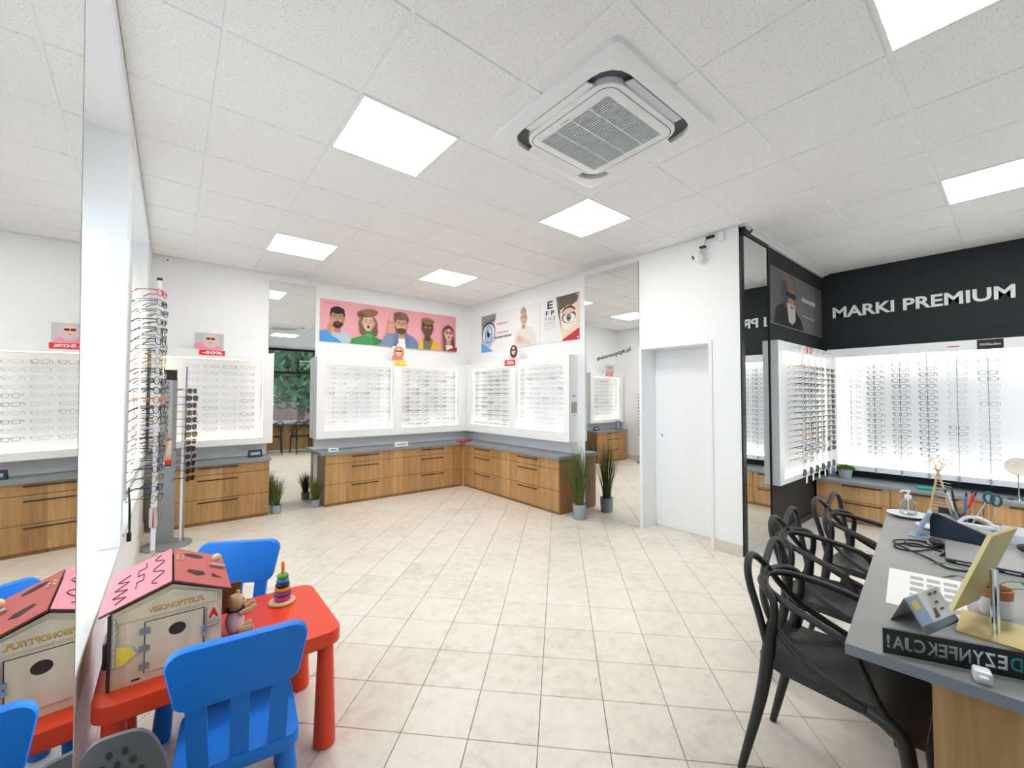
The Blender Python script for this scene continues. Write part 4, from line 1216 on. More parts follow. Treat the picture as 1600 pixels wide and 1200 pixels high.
# ================================================================== SUNGLASSES TOWER
tw = thing('sunglasses_tower', 'grey rotating sunglasses tower with mirror strip beside the left cabinet', 'display stand', (-0.02, 5.26, 0))
MB().lathe([(0.20, 0), (0.20, 0.012), (0.17, 0.022), (0.05, 0.028)], 36).obj('base_disc', 'grey_metal', tw, True)
MB().slab(-0.10, 0.055, -0.02, 0.02, 0.026, 1.62, 0.004).obj('column', 'grey_metal', tw)
MB().slab(0.095, 0.115, -0.015, 0.015, 0.026, 1.80, 0.004).obj('side_post', 'gloss_white', tw)
MB().slab(0.118, 0.132, -0.012, 0.012, 0.026, 1.74, 0.003).obj('side_rail', 'grey_metal', tw)
MB().box(-0.035, 0.02, -0.0225, -0.0205, 0.75, 1.60).obj('mirror_strip', 'mirror', tw)
MB().box(-0.045, 0.05, -0.026, -0.0202, 1.60, 1.70).obj('header_card', 'burnt', tw)
MB().box(0.055, 0.095, -0.005, 0.005, 0.3, 0.32).box(0.055, 0.095, -0.005, 0.005, 1.5, 1.52).obj('cross_bar', 'grey_metal', tw)
for q in range(13):
    z = 1.50-0.072*q
    fm = rnd.choice(('fr_black', 'fr_black', 'fr_brown', 'fr_gold', 'fr_grey'))
    glasses('sunglasses', '%s-framed sunglasses, %s from the top on the grey tower' % (CN[fm], ORD[q]), 'sunglasses on the tower', (0.152, 5.225, z), math.radians(48+rnd.uniform(-8, 8)), 3, fm, rnd.choice(('lens_smoke', 'lens_smoke', 'lens_brown')))
pf = thing('photo_frame', 'small black photo frame standing on the left corner worktop', 'photo frame', (0.13, 5.86, 0.70), 0.5)
MB().slab(-0.055, 0.055, -0.008, 0.008, 0, 0.19, 0.003).obj('frame', 'black_plastic', pf)
MB().box(-0.042, 0.042, -0.0095, -0.0082, 0.015, 0.175).obj('picture', 'blue_grey', pf)
MB().box(-0.01, 0.01, 0.008, 0.05, 0, 0.12).obj('strut', 'black_plastic', pf)

# ================================================================== POTTED GRASSES
def grass(label, loc, r, ph, h, blades, spread, seed, group='potted ornamental grasses', thick=0.0035):
    R = random.Random(seed)
    t = thing('potted_grass', label, 'plant', loc, 0, group)
    MB().lathe([(r*0.86, 0), (r*0.9, 0.004), (r, ph), (r*0.92, ph), (r*0.90, ph-0.015), (0.001, ph-0.02)], 26).obj('pot', 'pot_grey', t, True)
    MB().lathe([(r*0.9, ph-0.018), (0.002, ph-0.012)], 20, cap=False).obj('soil', 'soil', t)
    mb = MB()
    for k in range(blades):
        a = R.uniform(0, 2*PI); b = R.random()**0.6
        root = Vector((math.cos(a)*r*0.55*b, math.sin(a)*r*0.55*b, ph-0.015))
        L = h*R.uniform(0.55, 1.0); out = spread*b*R.uniform(0.4, 1.0); droop = R.uniform(0.0, 0.18)*L*b
        pts = []
        for i in range(5):
            q = i/4
            pts.append(root + Vector((math.cos(a)*out*q**1.6, math.sin(a)*out*q**1.6, L*q - droop*q**3)))
        w = thick*R.uniform(0.7, 1.3)
        sd = Vector((-math.sin(a+R.uniform(-1, 1)), math.cos(a+R.uniform(-1, 1)), 0)).normalized()
        v = []
        for i, p in enumerate(pts[:-1]):
            ww = w*(1-0.75*i/4)
            v += [p-sd*ww, p+sd*ww]
        v.append(pts[-1])
        mb.add(v, [(0, 1, 3, 2), (2, 3, 5, 4), (4, 5, 7, 6), (6, 7, 8)])
    mb.obj('foliage', 'blade', t)
    return t
grass('tall ornamental grass in a grey pot beside the tall mirror and cabinet end', (3.775, 3.35, 0), 0.082, 0.175, 0.80, 330, 0.24, 5, thick=0.0030)
grass('short ornamental grass in a grey pot beside the left corner cabinet', (1.02, 5.86, 0), 0.058, 0.10, 0.40, 220, 0.15, 6)
grass('short ornamental grass in a grey pot at the mirror side of the pink poster cabinets', (1.472, 5.86, 0), 0.058, 0.10, 0.35, 220, 0.14, 8)
gp = thing('potted_box_plant', 'low clipped green plant in a grey pot on the premium worktop', 'plant', (6.28, 1.36, 0.475))
MB().lathe([(0.055, 0), (0.075, 0.12), (0.068, 0.12), (0.06, 0.10), (0.002, 0.10)], 24).obj('pot', 'pot_grey', gp, True)
mb = MB(); R = random.Random(12)
for k in range(420):
    a, b = R.uniform(0, 2*PI), R.random()**0.5
    c = Vector((math.cos(a)*0.088*b, math.sin(a)*0.088*b, 0.105+0.05*(1-b*b)*R.uniform(0.3, 1)))
    d = Vector((math.cos(a)*b, math.sin(a)*b, 1.2)).normalized(); e = d.orthogonal().normalized()
    e = Matrix.Rotation(R.uniform(0, 6), 3, d) @ e
    mb.add([c-e*0.006, c+e*0.006, c+d*0.03], [(0, 1, 2)])
mb.obj('foliage', 'box_green', gp)

# ================================================================== ITEMS ON THE WORKTOPS
def card(name, label, cat, loc, rotz, w, h, d, m, tm=None):
    t = thing(name, label, cat, loc, rotz)
    MB().prism([(0, 0), (d, 0), (d/2, h)], 0, w, lambda a_, b_, c_: (c_-w/2, a_, b_)).obj('folded_card', m, t)
    MB().add([(-w*0.35, d*0.12-.001, h*0.3), (w*0.35, d*0.12-.001, h*0.3), (w*0.35, d*0.32-.001, h*0.68), (-w*0.35, d*0.32-.001, h*0.68)], [(0, 1, 2, 3)]).obj('print', tm or 'print_grey', t)
card('tent_card', 'white folded card at the front edge of the corner worktop', 'card', (2.63, 5.79, 0.712), 0, 0.20, 0.06, 0.05, 'paper')
card('tent_card', 'small blue and white folded card at the mirror end of the corner worktop', 'card', (1.675, 5.80, 0.712), 0, 0.12, 0.045, 0.05, 'paper', 'sky_blue')
card('tent_card', 'small dark picture card on the left corner worktop', 'card', (0.80, 5.93, 0.70), 0.15, 0.15, 0.09, 0.05, 'navy', 'blue_grey')
bo = thing('booklet', 'red booklets stacked in the corner of the worktop', 'booklet', (3.70, 5.76, 0.712), 0.35)
MB().slab(-0.10, 0.10, -0.07, 0.07, 0, 0.012, 0.002).obj('cover', 'book_red', bo); MB().slab(-0.10, 0.09, -0.068, 0.068, 0.0125, 0.024, 0.002).obj('cover', 'book_red', bo)
tb = thing('booklet', 'teal folder lying on the premium worktop', 'booklet', (6.22, 0.66, 0.475), 0.2)
MB().slab(-0.09, 0.09, -0.075, 0.075, 0, 0.022, 0.003).obj('cover', 'teal', tb)
br = thing('brochure', 'small brochures leaning behind the green plant on the premium worktop', 'brochure', (6.36, 1.50, 0.475), -0.6)
MB().add([(-0.05, 0, 0), (0.05, 0, 0), (0.05, 0.03, 0.11), (-0.05, 0.03, 0.11), (-0.05, 0.004, 0), (0.05, 0.004, 0), (0.05, 0.034, 0.11), (-0.05, 0.034, 0.11)], [(0, 1, 2, 3), (7, 6, 5, 4), (0, 4, 5, 1), (1, 5, 6, 2), (2, 6, 7, 3), (3, 7, 4, 0)]).obj('cover', 'blue_grey', br)
tm_ = thing('table_mirror', 'round tabletop mirror on a stand on the premium worktop', 'mirror', (6.2, 0.035, 0.475))
MB().lathe([(0.07, 0), (0.07, 0.006), (0.01, 0.012)], 24).obj('base', 'chrome', tm_)
MB().tube([(0, 0, 0.01), (0, 0, 0.24)], 0.006, 8).obj('stem', 'chrome', tm_)
MB().lathe([(0.085, -0.006), (0.085, 0.006)], 30).xf(Matrix.Translation((0, 0, 0.32)) @ Matrix.Rotation(math.radians(82), 4, 'Y')).obj('mirror_disc', 'chrome', tm_)
MB().lathe([(0.08, -0.0075), (0.08, -0.0068)], 30).xf(Matrix.Translation((0, 0, 0.32)) @ Matrix.Rotation(math.radians(82), 4, 'Y')).obj('reflecting_glass', 'mirror', tm_)

# ================================================================== DESK
DC = Vector((1.474, 0.327, 0)); DA = math.radians(6.0)
du = Vector((math.cos(DA), math.sin(DA), 0)); dv = Vector((math.sin(DA), -math.cos(DA), 0))
DT = 0.76
dk = thing('desk', 'long desk with grey concrete-look top and oak end panel', 'desk', DC, DA)
MB().box(0, 1.93, -1.0, 0, 0.731, DT).obj('desk_top', 'concrete_top', dk)
MB().box(-0.0012, 0, -1.0, 0, 0.731, DT-0.0005).box(0, 1.93, 0, 0.0012, 0.731, DT-0.0005).obj('edge_band', 'concrete_edge', dk)
MB().box(0.03, 0.07, -0.99, -0.17, 0, 0.7308).obj('end_panel', 'oak', dk)
MB().box(1.86, 1.90, -0.99, -0.17, 0, 0.7308).obj('end_panel', 'oak', dk)
MB().box(0.0702, 1.8598, -0.56, -0.535, 0.02, 0.7308).obj('modesty_panel', 'oak', dk)

# ================================================================== BLACK DESK CHAIRS
def tube_s(mb, pts, rad, n=10, sub=7, flat=1.0):
    p = spline(pts, sub)
    if isinstance(rad, (list, tuple)):
        k = len(p)
        R = []
        for i in range(k):
            u = i/(k-1)*(len(rad)-1); j = min(int(u), len(rad)-2); f = u-j
            R.append(rad[j]*(1-f)+rad[j+1]*f)
        rad = R
    mb.tube(p, rad, n, flat=flat)
def mir(pts):
    return [Vector((-p[0], p[1], p[2])) for p in reversed(pts)]
CH = {}
def build_chair():
    # seat: a dished shell with rounded front corners
    st = MB(); N, Q = 14, 12
    top = []; bot = []
    for i in range(N+1):
        v = i/N                       # 0 front, 1 back
        y = -0.235+0.45*v
        hw = 0.216-0.045*v**1.4 if v > 0.12 else 0.216-0.05*(1-v/0.12)**2
        for j in range(Q+1):
            u = 2*j/Q-1
            z = 0.448 - 0.012*(1-u*u)*math.sin(PI*min(1, v*1.05)) - 0.05*max(0, 0.22-v)**1.5/0.1 + 0.10*max(0, v-0.85) + 0.016*u*u
            top.append((hw*u, y, z)); bot.append((hw*u*0.985, y, z-0.016-0.02*abs(u)**3))
    F = []
    W = Q+1
    for i in range(N):
        for j in range(Q):
            F.append((i*W+j, i*W+j+1, (i+1)*W+j+1, (i+1)*W+j))
    st.add(top, F)
    st.add(bot, [tuple(reversed(f)) for f in F])
    rim = [i*W for i in range(N+1)] + [N*W+j for j in range(1, W)] + [i*W+Q for i in range(N-1, -1, -1)] + [j for j in range(Q-1, 0, -1)]
    st.add([top[k] for k in rim]+[bot[k] for k in rim], [(k, (k+1) % len(rim), len(rim)+(k+1) % len(rim), len(rim)+k) for k in range(len(rim))])
    CH['seat'] = st.mesh('seat', 'chair_black', True)
    CH['leg'] = []; CH['loop'] = []
    for s in (-1, 1):
        b = MB(); tube_s(b, [(s*0.19, -0.08, 0.446), (s*0.205, -0.165, 0.43), (s*0.214, -0.20, 0.36), (s*0.226, -0.225, 0.0)], [0.018, 0.027, 0.021, 0.013])
        CH['leg'].append(b.mesh('leg', 'chair_black', True))
        b = MB(); tube_s(b, [(s*0.170, 0.175, 0.60), (s*0.168, 0.188, 0.48), (s*0.172, 0.215, 0.30), (s*0.182, 0.285, 0.0)], [0.015, 0.024, 0.020, 0.013])
        CH['leg'].append(b.mesh('leg', 'chair_black', True))
        # rear leg -> ear -> across the back -> low arm on the other side
        b = MB(); tube_s(b, [(s*0.168, 0.190, 0.50), (s*0.178, 0.215, 0.62), (s*0.192, 0.238, 0.72), (s*0.190, 0.248, 0.785), (s*0.150, 0.254, 0.818), (s*0.090, 0.254, 0.806), (-s*0.02, 0.245, 0.735), (-s*0.10, 0.222, 0.650), (-s*0.150, 0.165, 0.575), (-s*0.183, 0.07, 0.512), (-s*0.200, -0.02, 0.472), (-s*0.206, -0.10, 0.448)], 0.0135)
        CH['loop'].append(b.mesh('back_loop', 'chair_black', True))
        # rear leg -> bend -> across the back -> high arm on the other side -> front leg
        b = MB(); tube_s(b, [(s*0.168, 0.182, 0.52), (s*0.172, 0.165, 0.62), (s*0.170, 0.168, 0.68), (s*0.150, 0.195, 0.708), (s*0.085, 0.236, 0.716), (-s*0.02, 0.240, 0.712), (-s*0.11, 0.205, 0.698), (-s*0.160, 0.12, 0.680), (-s*0.184, 0.02, 0.658), (-s*0.194, -0.055, 0.630), (-s*0.200, -0.095, 0.56), (-s*0.206, -0.13, 0.485), (-s*0.208, -0.17, 0.425)], 0.0135)
        CH['loop'].append(b.mesh('arm_loop', 'chair_black', True))
build_chair()
def desk_chair(label, loc, rz):
    t = thing('desk_chair', label, 'chair', loc, rz, 'black chairs along the desk')
    link('seat', CH['seat'], t)
    for q in CH['leg']: link('leg', q, t)
    for q in CH['loop']: link(q.name.split('.')[0], q, t)
desk_chair('black plastic chair with looped back, nearest the viewer at the desk', (1.94, 0.445, 0), math.radians(2))
desk_chair('black plastic chair with looped back, middle one at the desk', (2.585, 0.58, 0), math.radians(0))
desk_chair('black plastic chair with looped back, farthest one at the desk', (3.21, 0.55, 0), math.radians(-6))

# ================================================================== THINGS ON THE DESK
Z0 = DT
di = thing('dish', 'shallow round pale dish under the soap bottle on the desk', 'dish', (3.30, 0.425, Z0))
MB().lathe([(0.045, 0), (0.06, 0.003), (0.098, 0.018), (0.095, 0.020), (0.058, 0.007), (0.002, 0.006)], 32).obj('bowl', 'paper', di, True)
sb = thing('soap_bottle', 'clear pump bottle of sanitiser standing in the round dish', 'bottle', (3.325, 0.43, Z0+0.008))
MB().lathe([(0.030, 0), (0.038, 0.006), (0.040, 0.045), (0.036, 0.07), (0.018, 0.088), (0.014, 0.095)], 22).obj('bottle_body', 'cup_clear', sb, True)
MB().lathe([(0.016, 0.094), (0.016, 0.112), (0.006, 0.114), (0.006, 0.128), (0.012, 0.130), (0.012, 0.140)], 16).obj('pump', 'white_ceramic', sb, True)
MB().tube([(0, 0, 0.135), (-0.02, 0.02, 0.137), (-0.03, 0.03, 0.128)], 0.005, 8).obj('spout', 'white_ceramic', sb)
MB().tube([(0, 0, 0.01), (0, 0, 0.1)], 0.003, 6).obj('dip_tube', 'white_ceramic', sb)
lc = thing('leaning_card', 'pale blue card holder leaning near the edge of the desk', 'card holder', (2.90, 0.355, Z0), 0.1)
MB().add([(-0.05, 0.0, 0), (0.05, 0.0, 0), (0.05, -0.05, 0.125), (-0.05, -0.05, 0.125), (-0.05, -0.014, 0), (0.05, -0.014, 0), (0.05, -0.064, 0.125), (-0.05, -0.064, 0.125)], [(0, 1, 2, 3), (7, 6, 5, 4), (0, 4, 5, 1), (1, 5, 6, 2), (2, 6, 7, 3), (3, 7, 4, 0)]).obj('holder', 'blue_grey', lc)
MB().slab(-0.055, 0.055, -0.05, 0.02, 0, 0.006, 0.002).obj('foot', 'blue_grey', lc)
ms_ = thing('tape_dispenser', 'white and violet correction tape lying beside the organiser', 'tape dispenser', (3.07, 0.335, Z0), 0.7)
MB().ball((0, 0, 0.016), (0.055, 0.028, 0.016), 14).obj('shell', 'white_ceramic', ms_, True); MB().ball((0.012, 0, 0.024), (0.026, 0.017, 0.011), 12).obj('window', 'purple', ms_, True)
# organiser
og = thing('desk_organiser', 'dark navy wedge-shaped desk organiser full of stationery', 'organiser', (2.93, 0.302, Z0), math.radians(-4))
mbx = MB()
prof = [(0, 0), (0.205, 0), (0.205, 0.045), (0.03, 0.115), (0, 0.115)]     # along -y, height
fnp = lambda x0: (lambda a_, b_, c_: (x0+c_, -a_, b_))
mbx.prism(prof, 0, 0.006, fnp(0)).obj('side_panel', 'navy', og)
MB().prism(prof, 0, 0.006, fnp(0.19)).obj('side_panel', 'navy', og)
MB().prism([(0.002, 0), (0.203, 0), (0.203, 0.03), (0.03, 0.085), (0.002, 0.085)], 0, 0.183, fnp(0.0065)).obj('tray', 'print_grey', og)
ea = thing('wooden_easel', 'small pale wooden A-frame with dried flowers behind the organiser', 'easel', (3.12, 0.285, Z0+0.115-0.03))
MB().tube([(0.0, 0.035, 0), (0.0, 0.0, 0.225)], 0.0055, 6).obj('leg', 'pale_wood', ea)
MB().tube([(0.0, -0.045, 0), (0.0, 0.002, 0.225)], 0.0055, 6).obj('leg', 'pale_wood', ea)
wr = MB()
for k in range(9): wr.tube([(0.004, 0.03-0.003*k, 0.02+0.018*k), (0.004, -0.075+0.004*k, 0.012+0.018*k)], 0.0022, 5)
_o = wr.obj('wire_rack', 'steel', ea); _o['kind'] = 'stuff'
fw_ = MB(); R = random.Random(3)
for k in range(46):
    tip = Vector((R.uniform(-0.03, 0.03), R.uniform(-0.055, 0.055), 0.225+R.uniform(0.0, 0.06)))
    fw_.tube([(0, 0, 0.21), tip], 0.0008, 3); fw_.ball(tip, 0.0045, 6)
mat('dried', srgb(226, 206, 190), 0.9, var=0.1)
_o = fw_.obj('dried_flowers', 'dried', ea); _o['kind'] = 'stuff'
cu_ = thing('pen_cup', 'clear cup of pens on the organiser', 'cup', (3.075, 0.205, Z0+0.065))
MB().lathe([(0.028, 0), (0.033, 0.075), (0.031, 0.075), (0.026, 0.004), (0.002, 0.003)], 20).obj('cup_wall', 'cup_clear', cu_, True)
pens = [('navy', 'navy blue', .012, .01, -.016, .02, .15), ('sky_blue', 'bright blue', .0, -.012, -.02, -.01, .145), ('sign_red', 'red', -.01, -.004, .012, -.05, .15), ('orange', 'orange', .01, -.01, .02, -.03, .155), ('white_ceramic', 'white', -.006, .012, -.03, .035, .16),
        ('book_red', 'crimson', .004, .004, .03, -.055, .14), ('steel', 'steel', -.012, .006, -.01, .05, .15)]
for m_, cn, x, y, tx, ty, L in pens:
    t = thing('pen', '%s pen standing in the clear cup' % cn, 'pen', (3.075+x, 0.205+y, Z0+0.072), 0, 'pens in the cup')
    d_ = Vector((tx, ty, L))
    MB().tube([(0, 0, 0), d_*0.88], 0.0045, 8).obj('barrel', m_, t); MB().tube([d_*0.88, d_], [0.0045, 0.003], 8).obj('cap', 'black_plastic' if m_ != 'white_ceramic' else 'sky_blue', t)
sc_ = thing('scissors', 'teal-handled scissors standing between the pens', 'scissors', (3.06, 0.165, Z0+0.07))
MB().tube([(0, 0, 0), (0, -0.045, 0.11)], 0.004, 6).obj('blade', 'steel', sc_)
mat('teal_dark', srgb(28, 92, 98), 0.5, var=0.05)
MB().tube([(0, -0.047+0.016*math.cos(q*PI/5)-0.008, 0.135+0.026*math.sin(q*PI/5)) for q in range(10)], 0.006, 6, closed=True).obj('handle', 'teal_dark', sc_)
MB().tube([(0.006, -0.07+0.016*math.cos(q*PI/5)-0.008, 0.125+0.026*math.sin(q*PI/5)) for q in range(10)], 0.006, 6, closed=True).obj('handle', 'teal_dark', sc_)
tf = thing('measuring_frame', 'white plastic pupil gauge with curved band lying on the organiser', 'gauge', (3.0, 0.16, Z0+0.075))
MB().tube(spline([(0.0, 0.05, 0.0), (0.01, 0.02, 0.03), (0.01, -0.03, 0.032), (0.0, -0.075, 0.0)]), 0.008, 8, flat=0.5).obj('band', 'white_ceramic', tf)
MB().slab(-0.012, 0.012, -0.075, 0.05, -0.012, 0.004, 0.003).obj('ruler', 'white_ceramic', tf)
tq = thing('small_bottle', 'small turquoise bottle beside the organiser', 'bottle', (2.99, 0.085, Z0))
MB().lathe([(0.018, 0), (0.02, 0.005), (0.02, 0.05), (0.010, 0.058), (0.010, 0.072)], 16).obj('bottle_body', 'turquoise', tq, True); MB().lathe([(0.011, 0.072), (0.011, 0.09)], 12).obj('cap', 'white_ceramic', tq)
for k in range(2):
    t = thing('wooden_stick', ['flat wooden stick leaning left behind the organiser', 'flat wooden stick leaning right behind the organiser'][k], 'stick', (3.2, 0.118, Z0), 0)
    MB().tube([(0, 0, 0), (0.01, (-0.012, 0.012)[k]-0.012, 0.15)], 0.006, 4, flat=0.4).obj('stick_body', 'pale_wood', t)
wt = thing('paper_tray', 'long white paper tray on the far side of the desk', 'tray', (3.16, 0.075, Z0), math.radians(2))
MB().slab(-0.10, 0.10, -0.42, 0, 0, 0.006, 0.002).box(-0.10, -0.094, -0.42, 0, 0.006, 0.045).box(0.094, 0.10, -0.42, 0, 0.006, 0.045).obj('tray_body', 'white_ceramic', wt)
lp = thing('laptop', 'closed grey laptop lying on the desk', 'laptop', (2.515, 0.215, Z0), math.radians(5.5))
MB().slab(0, 0.30, -0.40, 0, 0.004, 0.014, 0.003).obj('base', 'navy', lp); MB().slab(0.0, 0.30, -0.40, 0, 0.015, 0.022, 0.003).obj('lid', 'laptop_grey', lp)
MB().box(-0.0012, 0, -0.13, -0.03, 0.006, 0.012).box(-0.0012, 0, -0.2, -0.16, 0.006, 0.012).obj('ports', 'steel', lp)
mo = thing('computer_mouse', 'black computer mouse at the right edge of the desk', 'mouse', (2.86, -0.005, Z0+0.0225), 0.3)
MB().ball((0, 0, 0.014), (0.055, 0.032, 0.018), 14).obj('shell', 'black_plastic', mo, True)
cb = MB()
cb.tube(spline([(2.66, 0.24, 0), (2.70, 0.33, 0), (2.62, 0.385, 0), (2.56, 0.37, 0), (2.58, 0.31, 0), (2.68, 0.27, 0.006), (2.74, 0.33, 0.006), (2.66, 0.40, 0.004), (2.55, 0.33, 0.006), (2.50, 0.26, 0), (2.42, 0.20, 0), (2.45, 0.13, 0)], 8), 0.0038, 6)
cb.tube(spline([(2.78, 0.30, 0), (2.72, 0.36, 0.006), (2.62, 0.34, 0.008), (2.66, 0.28, 0.008), (2.76, 0.24, 0.004), (2.70, 0.22, 0.002), (2.58, 0.235, 0.002)], 8), 0.0045, 6)
cbo = cb.xf(Matrix.Translation((0, 0, Z0+0.0045))).obj('cable_bundle', 'black_plastic'); tag(cbo, 'tangled black cables on the desk beside the laptop', 'cable')
ad_ = thing('power_adapter', 'small black adapter in the tangled cables on the desk', 'adapter', (2.74, 0.262, Z0+0.008), 0.3)
MB().slab(-0.035, 0.035, -0.02, 0.02, 0, 0.022, 0.005).obj('adapter_body', 'black_plastic', ad_)
def quad_sheet(name, label, cat, p, z, m, th=0.001):
    t = thing(name, label, cat, (p[0][0], p[0][1], z))
    q = [(a_-p[0][0], b_-p[0][1]) for a_, b_ in p]
    MB().prism(q, 0, th).obj('sheet', m, t)
    return t, q
pp, q = quad_sheet('printed_sheet', 'white printed sheet with grey blocks lying on the desk', 'paper', [(2.255, 0.352), (1.868, 0.303), (1.905, 0.115), (2.292, 0.152)], Z0, 'paper')
def bil(u, v):
    a_ = Vector(q[0]).lerp(Vector(q[1]), u); b_ = Vector(q[3]).lerp(Vector(q[2]), u); return a_.lerp(b_, v)
pr = MB()
for r in range(5):
    for c in range(3):
        u0_, u1_, v0_, v1_ = 0.12+0.17*r, 0.12+0.17*r+0.10, 0.30+0.22*c, 0.30+0.22*c+0.18
        pr.add([(*bil(u0_, v0_), 0.0013), (*bil(u1_, v0_), 0.0013), (*bil(u1_, v1_), 0.0013), (*bil(u0_, v1_), 0.0013)], [(0, 1, 2, 3)])
pr.obj('print_blocks', 'print_grey', pp)
# tent card with black foot
A_, B_, E_ = Vector((1.736, 0.272, 0)), Vector((1.707, 0.189, 0)), Vector((0.184, -0.052, 0))
tc_ = thing('tent_card', 'white folded leaflet with a black strip standing on the desk', 'card', (A_.x, A_.y, Z0))
b_ = B_-A_; mid = b_*0.42; ht = 0.083
def pl(p, off=0): return (p.x, p.y, p.z+off)
P0, P1, RG = Vector((0, 0, 0)), b_, Vector((mid.x, mid.y, ht))
def pan(a0, a1, th, m, nm, push=0.0):
    nn = (a1-a0).cross(E_).normalized()
    v = [a0+nn*push, a1+nn*push, a1+E_+nn*push, a0+E_+nn*push]
    MB().add([*v, *[p+nn*th for p in v]], [(0, 1, 2, 3), (7, 6, 5, 4), (0, 4, 5, 1), (1, 5, 6, 2), (2, 6, 7, 3), (3, 7, 4, 0)]).obj(nm, m, tc_)
pan(P0, RG, 0.001, 'paper', 'leaf'); pan(P1, RG, 0.001, 'paper', 'leaf')
nn = (RG-P1).cross(E_).normalized()
if nn.dot(Vector((-0.3, -1, 0.3))) < 0: nn = -nn
def onface(u0_, u1_, v0_, v1_, m, nm, off=0.0025):
    f_ = lambda u, v: P1.lerp(RG, v)+E_*u+nn*off
    MB().add([f_(u0_, v0_), f_(u1_, v0_), f_(u1_, v1_), f_(u0_, v1_)], [(0, 1, 2, 3)]).obj(nm, m, tc_)
onface(0, 1, 0, 0.2, 'sign_black', 'black_strip'); onface(0.0, 0.34, 0.22, 0.98, 'blue_grey', 'picture'); onface(0.06, 0.22, 0.62, 0.86, 'yellow', 'picture', 0.003)
for u_, v_ in ((0.62, 0.86), (0.78, 0.86), (0.66, 0.62), (0.70, 0.42), (0.44, 0.28)): onface(u_, u_+0.10, v_, v_+0.05, 'print_dark', 'print', 0.003)
onface(0.52, 0.60, 0.28, 0.52, 'brown_wood', 'print', 0.003)
# gold counter mirror seen from behind
gm = thing('counter_mirror', 'tilted rectangular mirror with gold back on a chrome post and gold base', 'mirror', (1.87, 0.062, Z0))
gc = Vector((1.87, 0.062, Z0))
MB().box(-0.075, 0.115, -0.14, 0.075, 0, 0.006).obj('base_plate', 'gold', gm)
MB().tube([(0, 0, 0.006), (0.0, 0, 0.185)], 0.0095, 14).obj('post', 'chrome', gm)
BLp, TLp = Vector((1.80, 0.143, 0.816))-gc, Vector((1.85, 0.063, 1.045))-gc
wv = Vector((0.15, -0.047, 0.006)); nv = (TLp-BLp).cross(wv).normalized()
v = [BLp, BLp+wv, TLp+wv, TLp]
MB().add([*v, *[p+nv*0.010 for p in v]], [(0, 1, 2, 3), (7, 6, 5, 4), (0, 4, 5, 1), (1, 5, 6, 2), (2, 6, 7, 3), (3, 7, 4, 0)]).obj('mirror_frame', 'gold', gm)
far = nv if nv.y < 0 else -nv
v2 = [p.lerp((BLp+TLp+wv)*0.5, 0.06)+(nv*0.0104 if nv.x > 0 else -nv*0.0004) for p in v]
MB().add(v2, [(0, 1, 2, 3)]).obj('reflecting_glass', 'mirror', gm)
# little plant
lpn = thing('potted_vine', 'small leafy vine in a white pot with a terracotta rim on the desk', 'plant', (2.03, 0.068, Z0))
MB().lathe([(0.030, 0), (0.034, 0.004), (0.040, 0.058), (0.040, 0.060)], 22).obj('pot', 'white_ceramic', lpn, True)
MB().lathe([(0.040, 0.060), (0.042, 0.088), (0.037, 0.088), (0.035, 0.074), (0.002, 0.072)], 22, cap=False).obj('rim', 'terracotta', lpn, True)
MB().lathe([(0.036, 0.076), (0.002, 0.080)], 16, cap=False).obj('soil', 'soil', lpn)
R = random.Random(5)
for k, (x, y, z, s_) in enumerate(((-0.02, 0.10, 0.135, .034), (-0.01, 0.075, 0.10, .034), (-0.05, 0.02, 0.125, .026), (0.0, -0.05, 0.12, .028), (0.02, -0.075, 0.10, .022), (0.03, 0.03, 0.15, .022))):
    MB().tube(spline([(0, 0, 0.075), (x*0.4, y*0.4, z*0.9), (x, y, z)], 4), 0.0014, 5).obj('stem', 'leaf', lpn)
    d = Vector((x, y, -0.03)).normalized(); e = Vector((-d.y, d.x, 0.3)).normalized(); c = Vector((x, y, z))
    up = d.cross(e)
    MB().add([c, c+d*s_*0.5+e*s_*0.5+up*0.004, c+d*s_*1.4, c+d*s_*0.5-e*s_*0.5+up*0.004, c+d*s_*0.6-up*0.003], [(0, 1, 4), (1, 2, 4), (2, 3, 4), (3, 0, 4)]).obj('leaf', 'leaf', lpn)
# clear acrylic stand with black DEZYNFEKCJA band, lettering reads from the far side
sg0, sg1 = Vector((1.498, 0.252, 0)), Vector((1.625, 0.0, 0))
sd = (sg1-sg0).normalized(); sang = math.atan2(sd.y, sd.x)
ds = thing('acrylic_sign', 'clear acrylic hand sanitiser sign with a black lettered band at the desk edge', 'sign', (sg0.x, sg0.y, Z0), sang)
MB().box(0, 0.46, -0.002, 0.002, 0, 0.069).obj('acrylic_plate', 'acrylic', ds)
MB().box(0.06, 0.44, 0.0021, 0.16, 0.0, 0.003).obj('acrylic_foot', 'acrylic', ds)
MB().box(0, 0.46, -0.0032, -0.0024, 0.002, 0.067).obj('black_band', 'sign_black', ds)
LW = 0.252
cuts = [('!', .008, .007, 'print_grey'), ('A', .020, .024, 'print_grey'), ('J', .046, .015, 'print_grey'), ('C', .065, .022, 'print_grey'), ('K', .090, .020, 'print_grey'), ('E', .113, .017, 'print_grey'), ('F', .133, .016, 'print_grey'), ('N', .153, .021, 'print_grey'), ('Y', .177, .021, 'paper'), ('Z', .200, .020, 'sign_white'), ('E', .223, .017, 'sign_white'), ('D', .245, .022, 'teal')]
for ch, x, w_, m_ in cuts:
    text('letter', ch, m_, ds, (x, -0.0034, 0.018), w=w_, h=0.034, depth=0.0004, bold=0.02, mirror=True)
wn_ = thing('sanitiser_nozzle', 'small white dispenser nozzle under the acrylic sign', 'dispenser', (1.535, 0.075, Z0), 0.2)
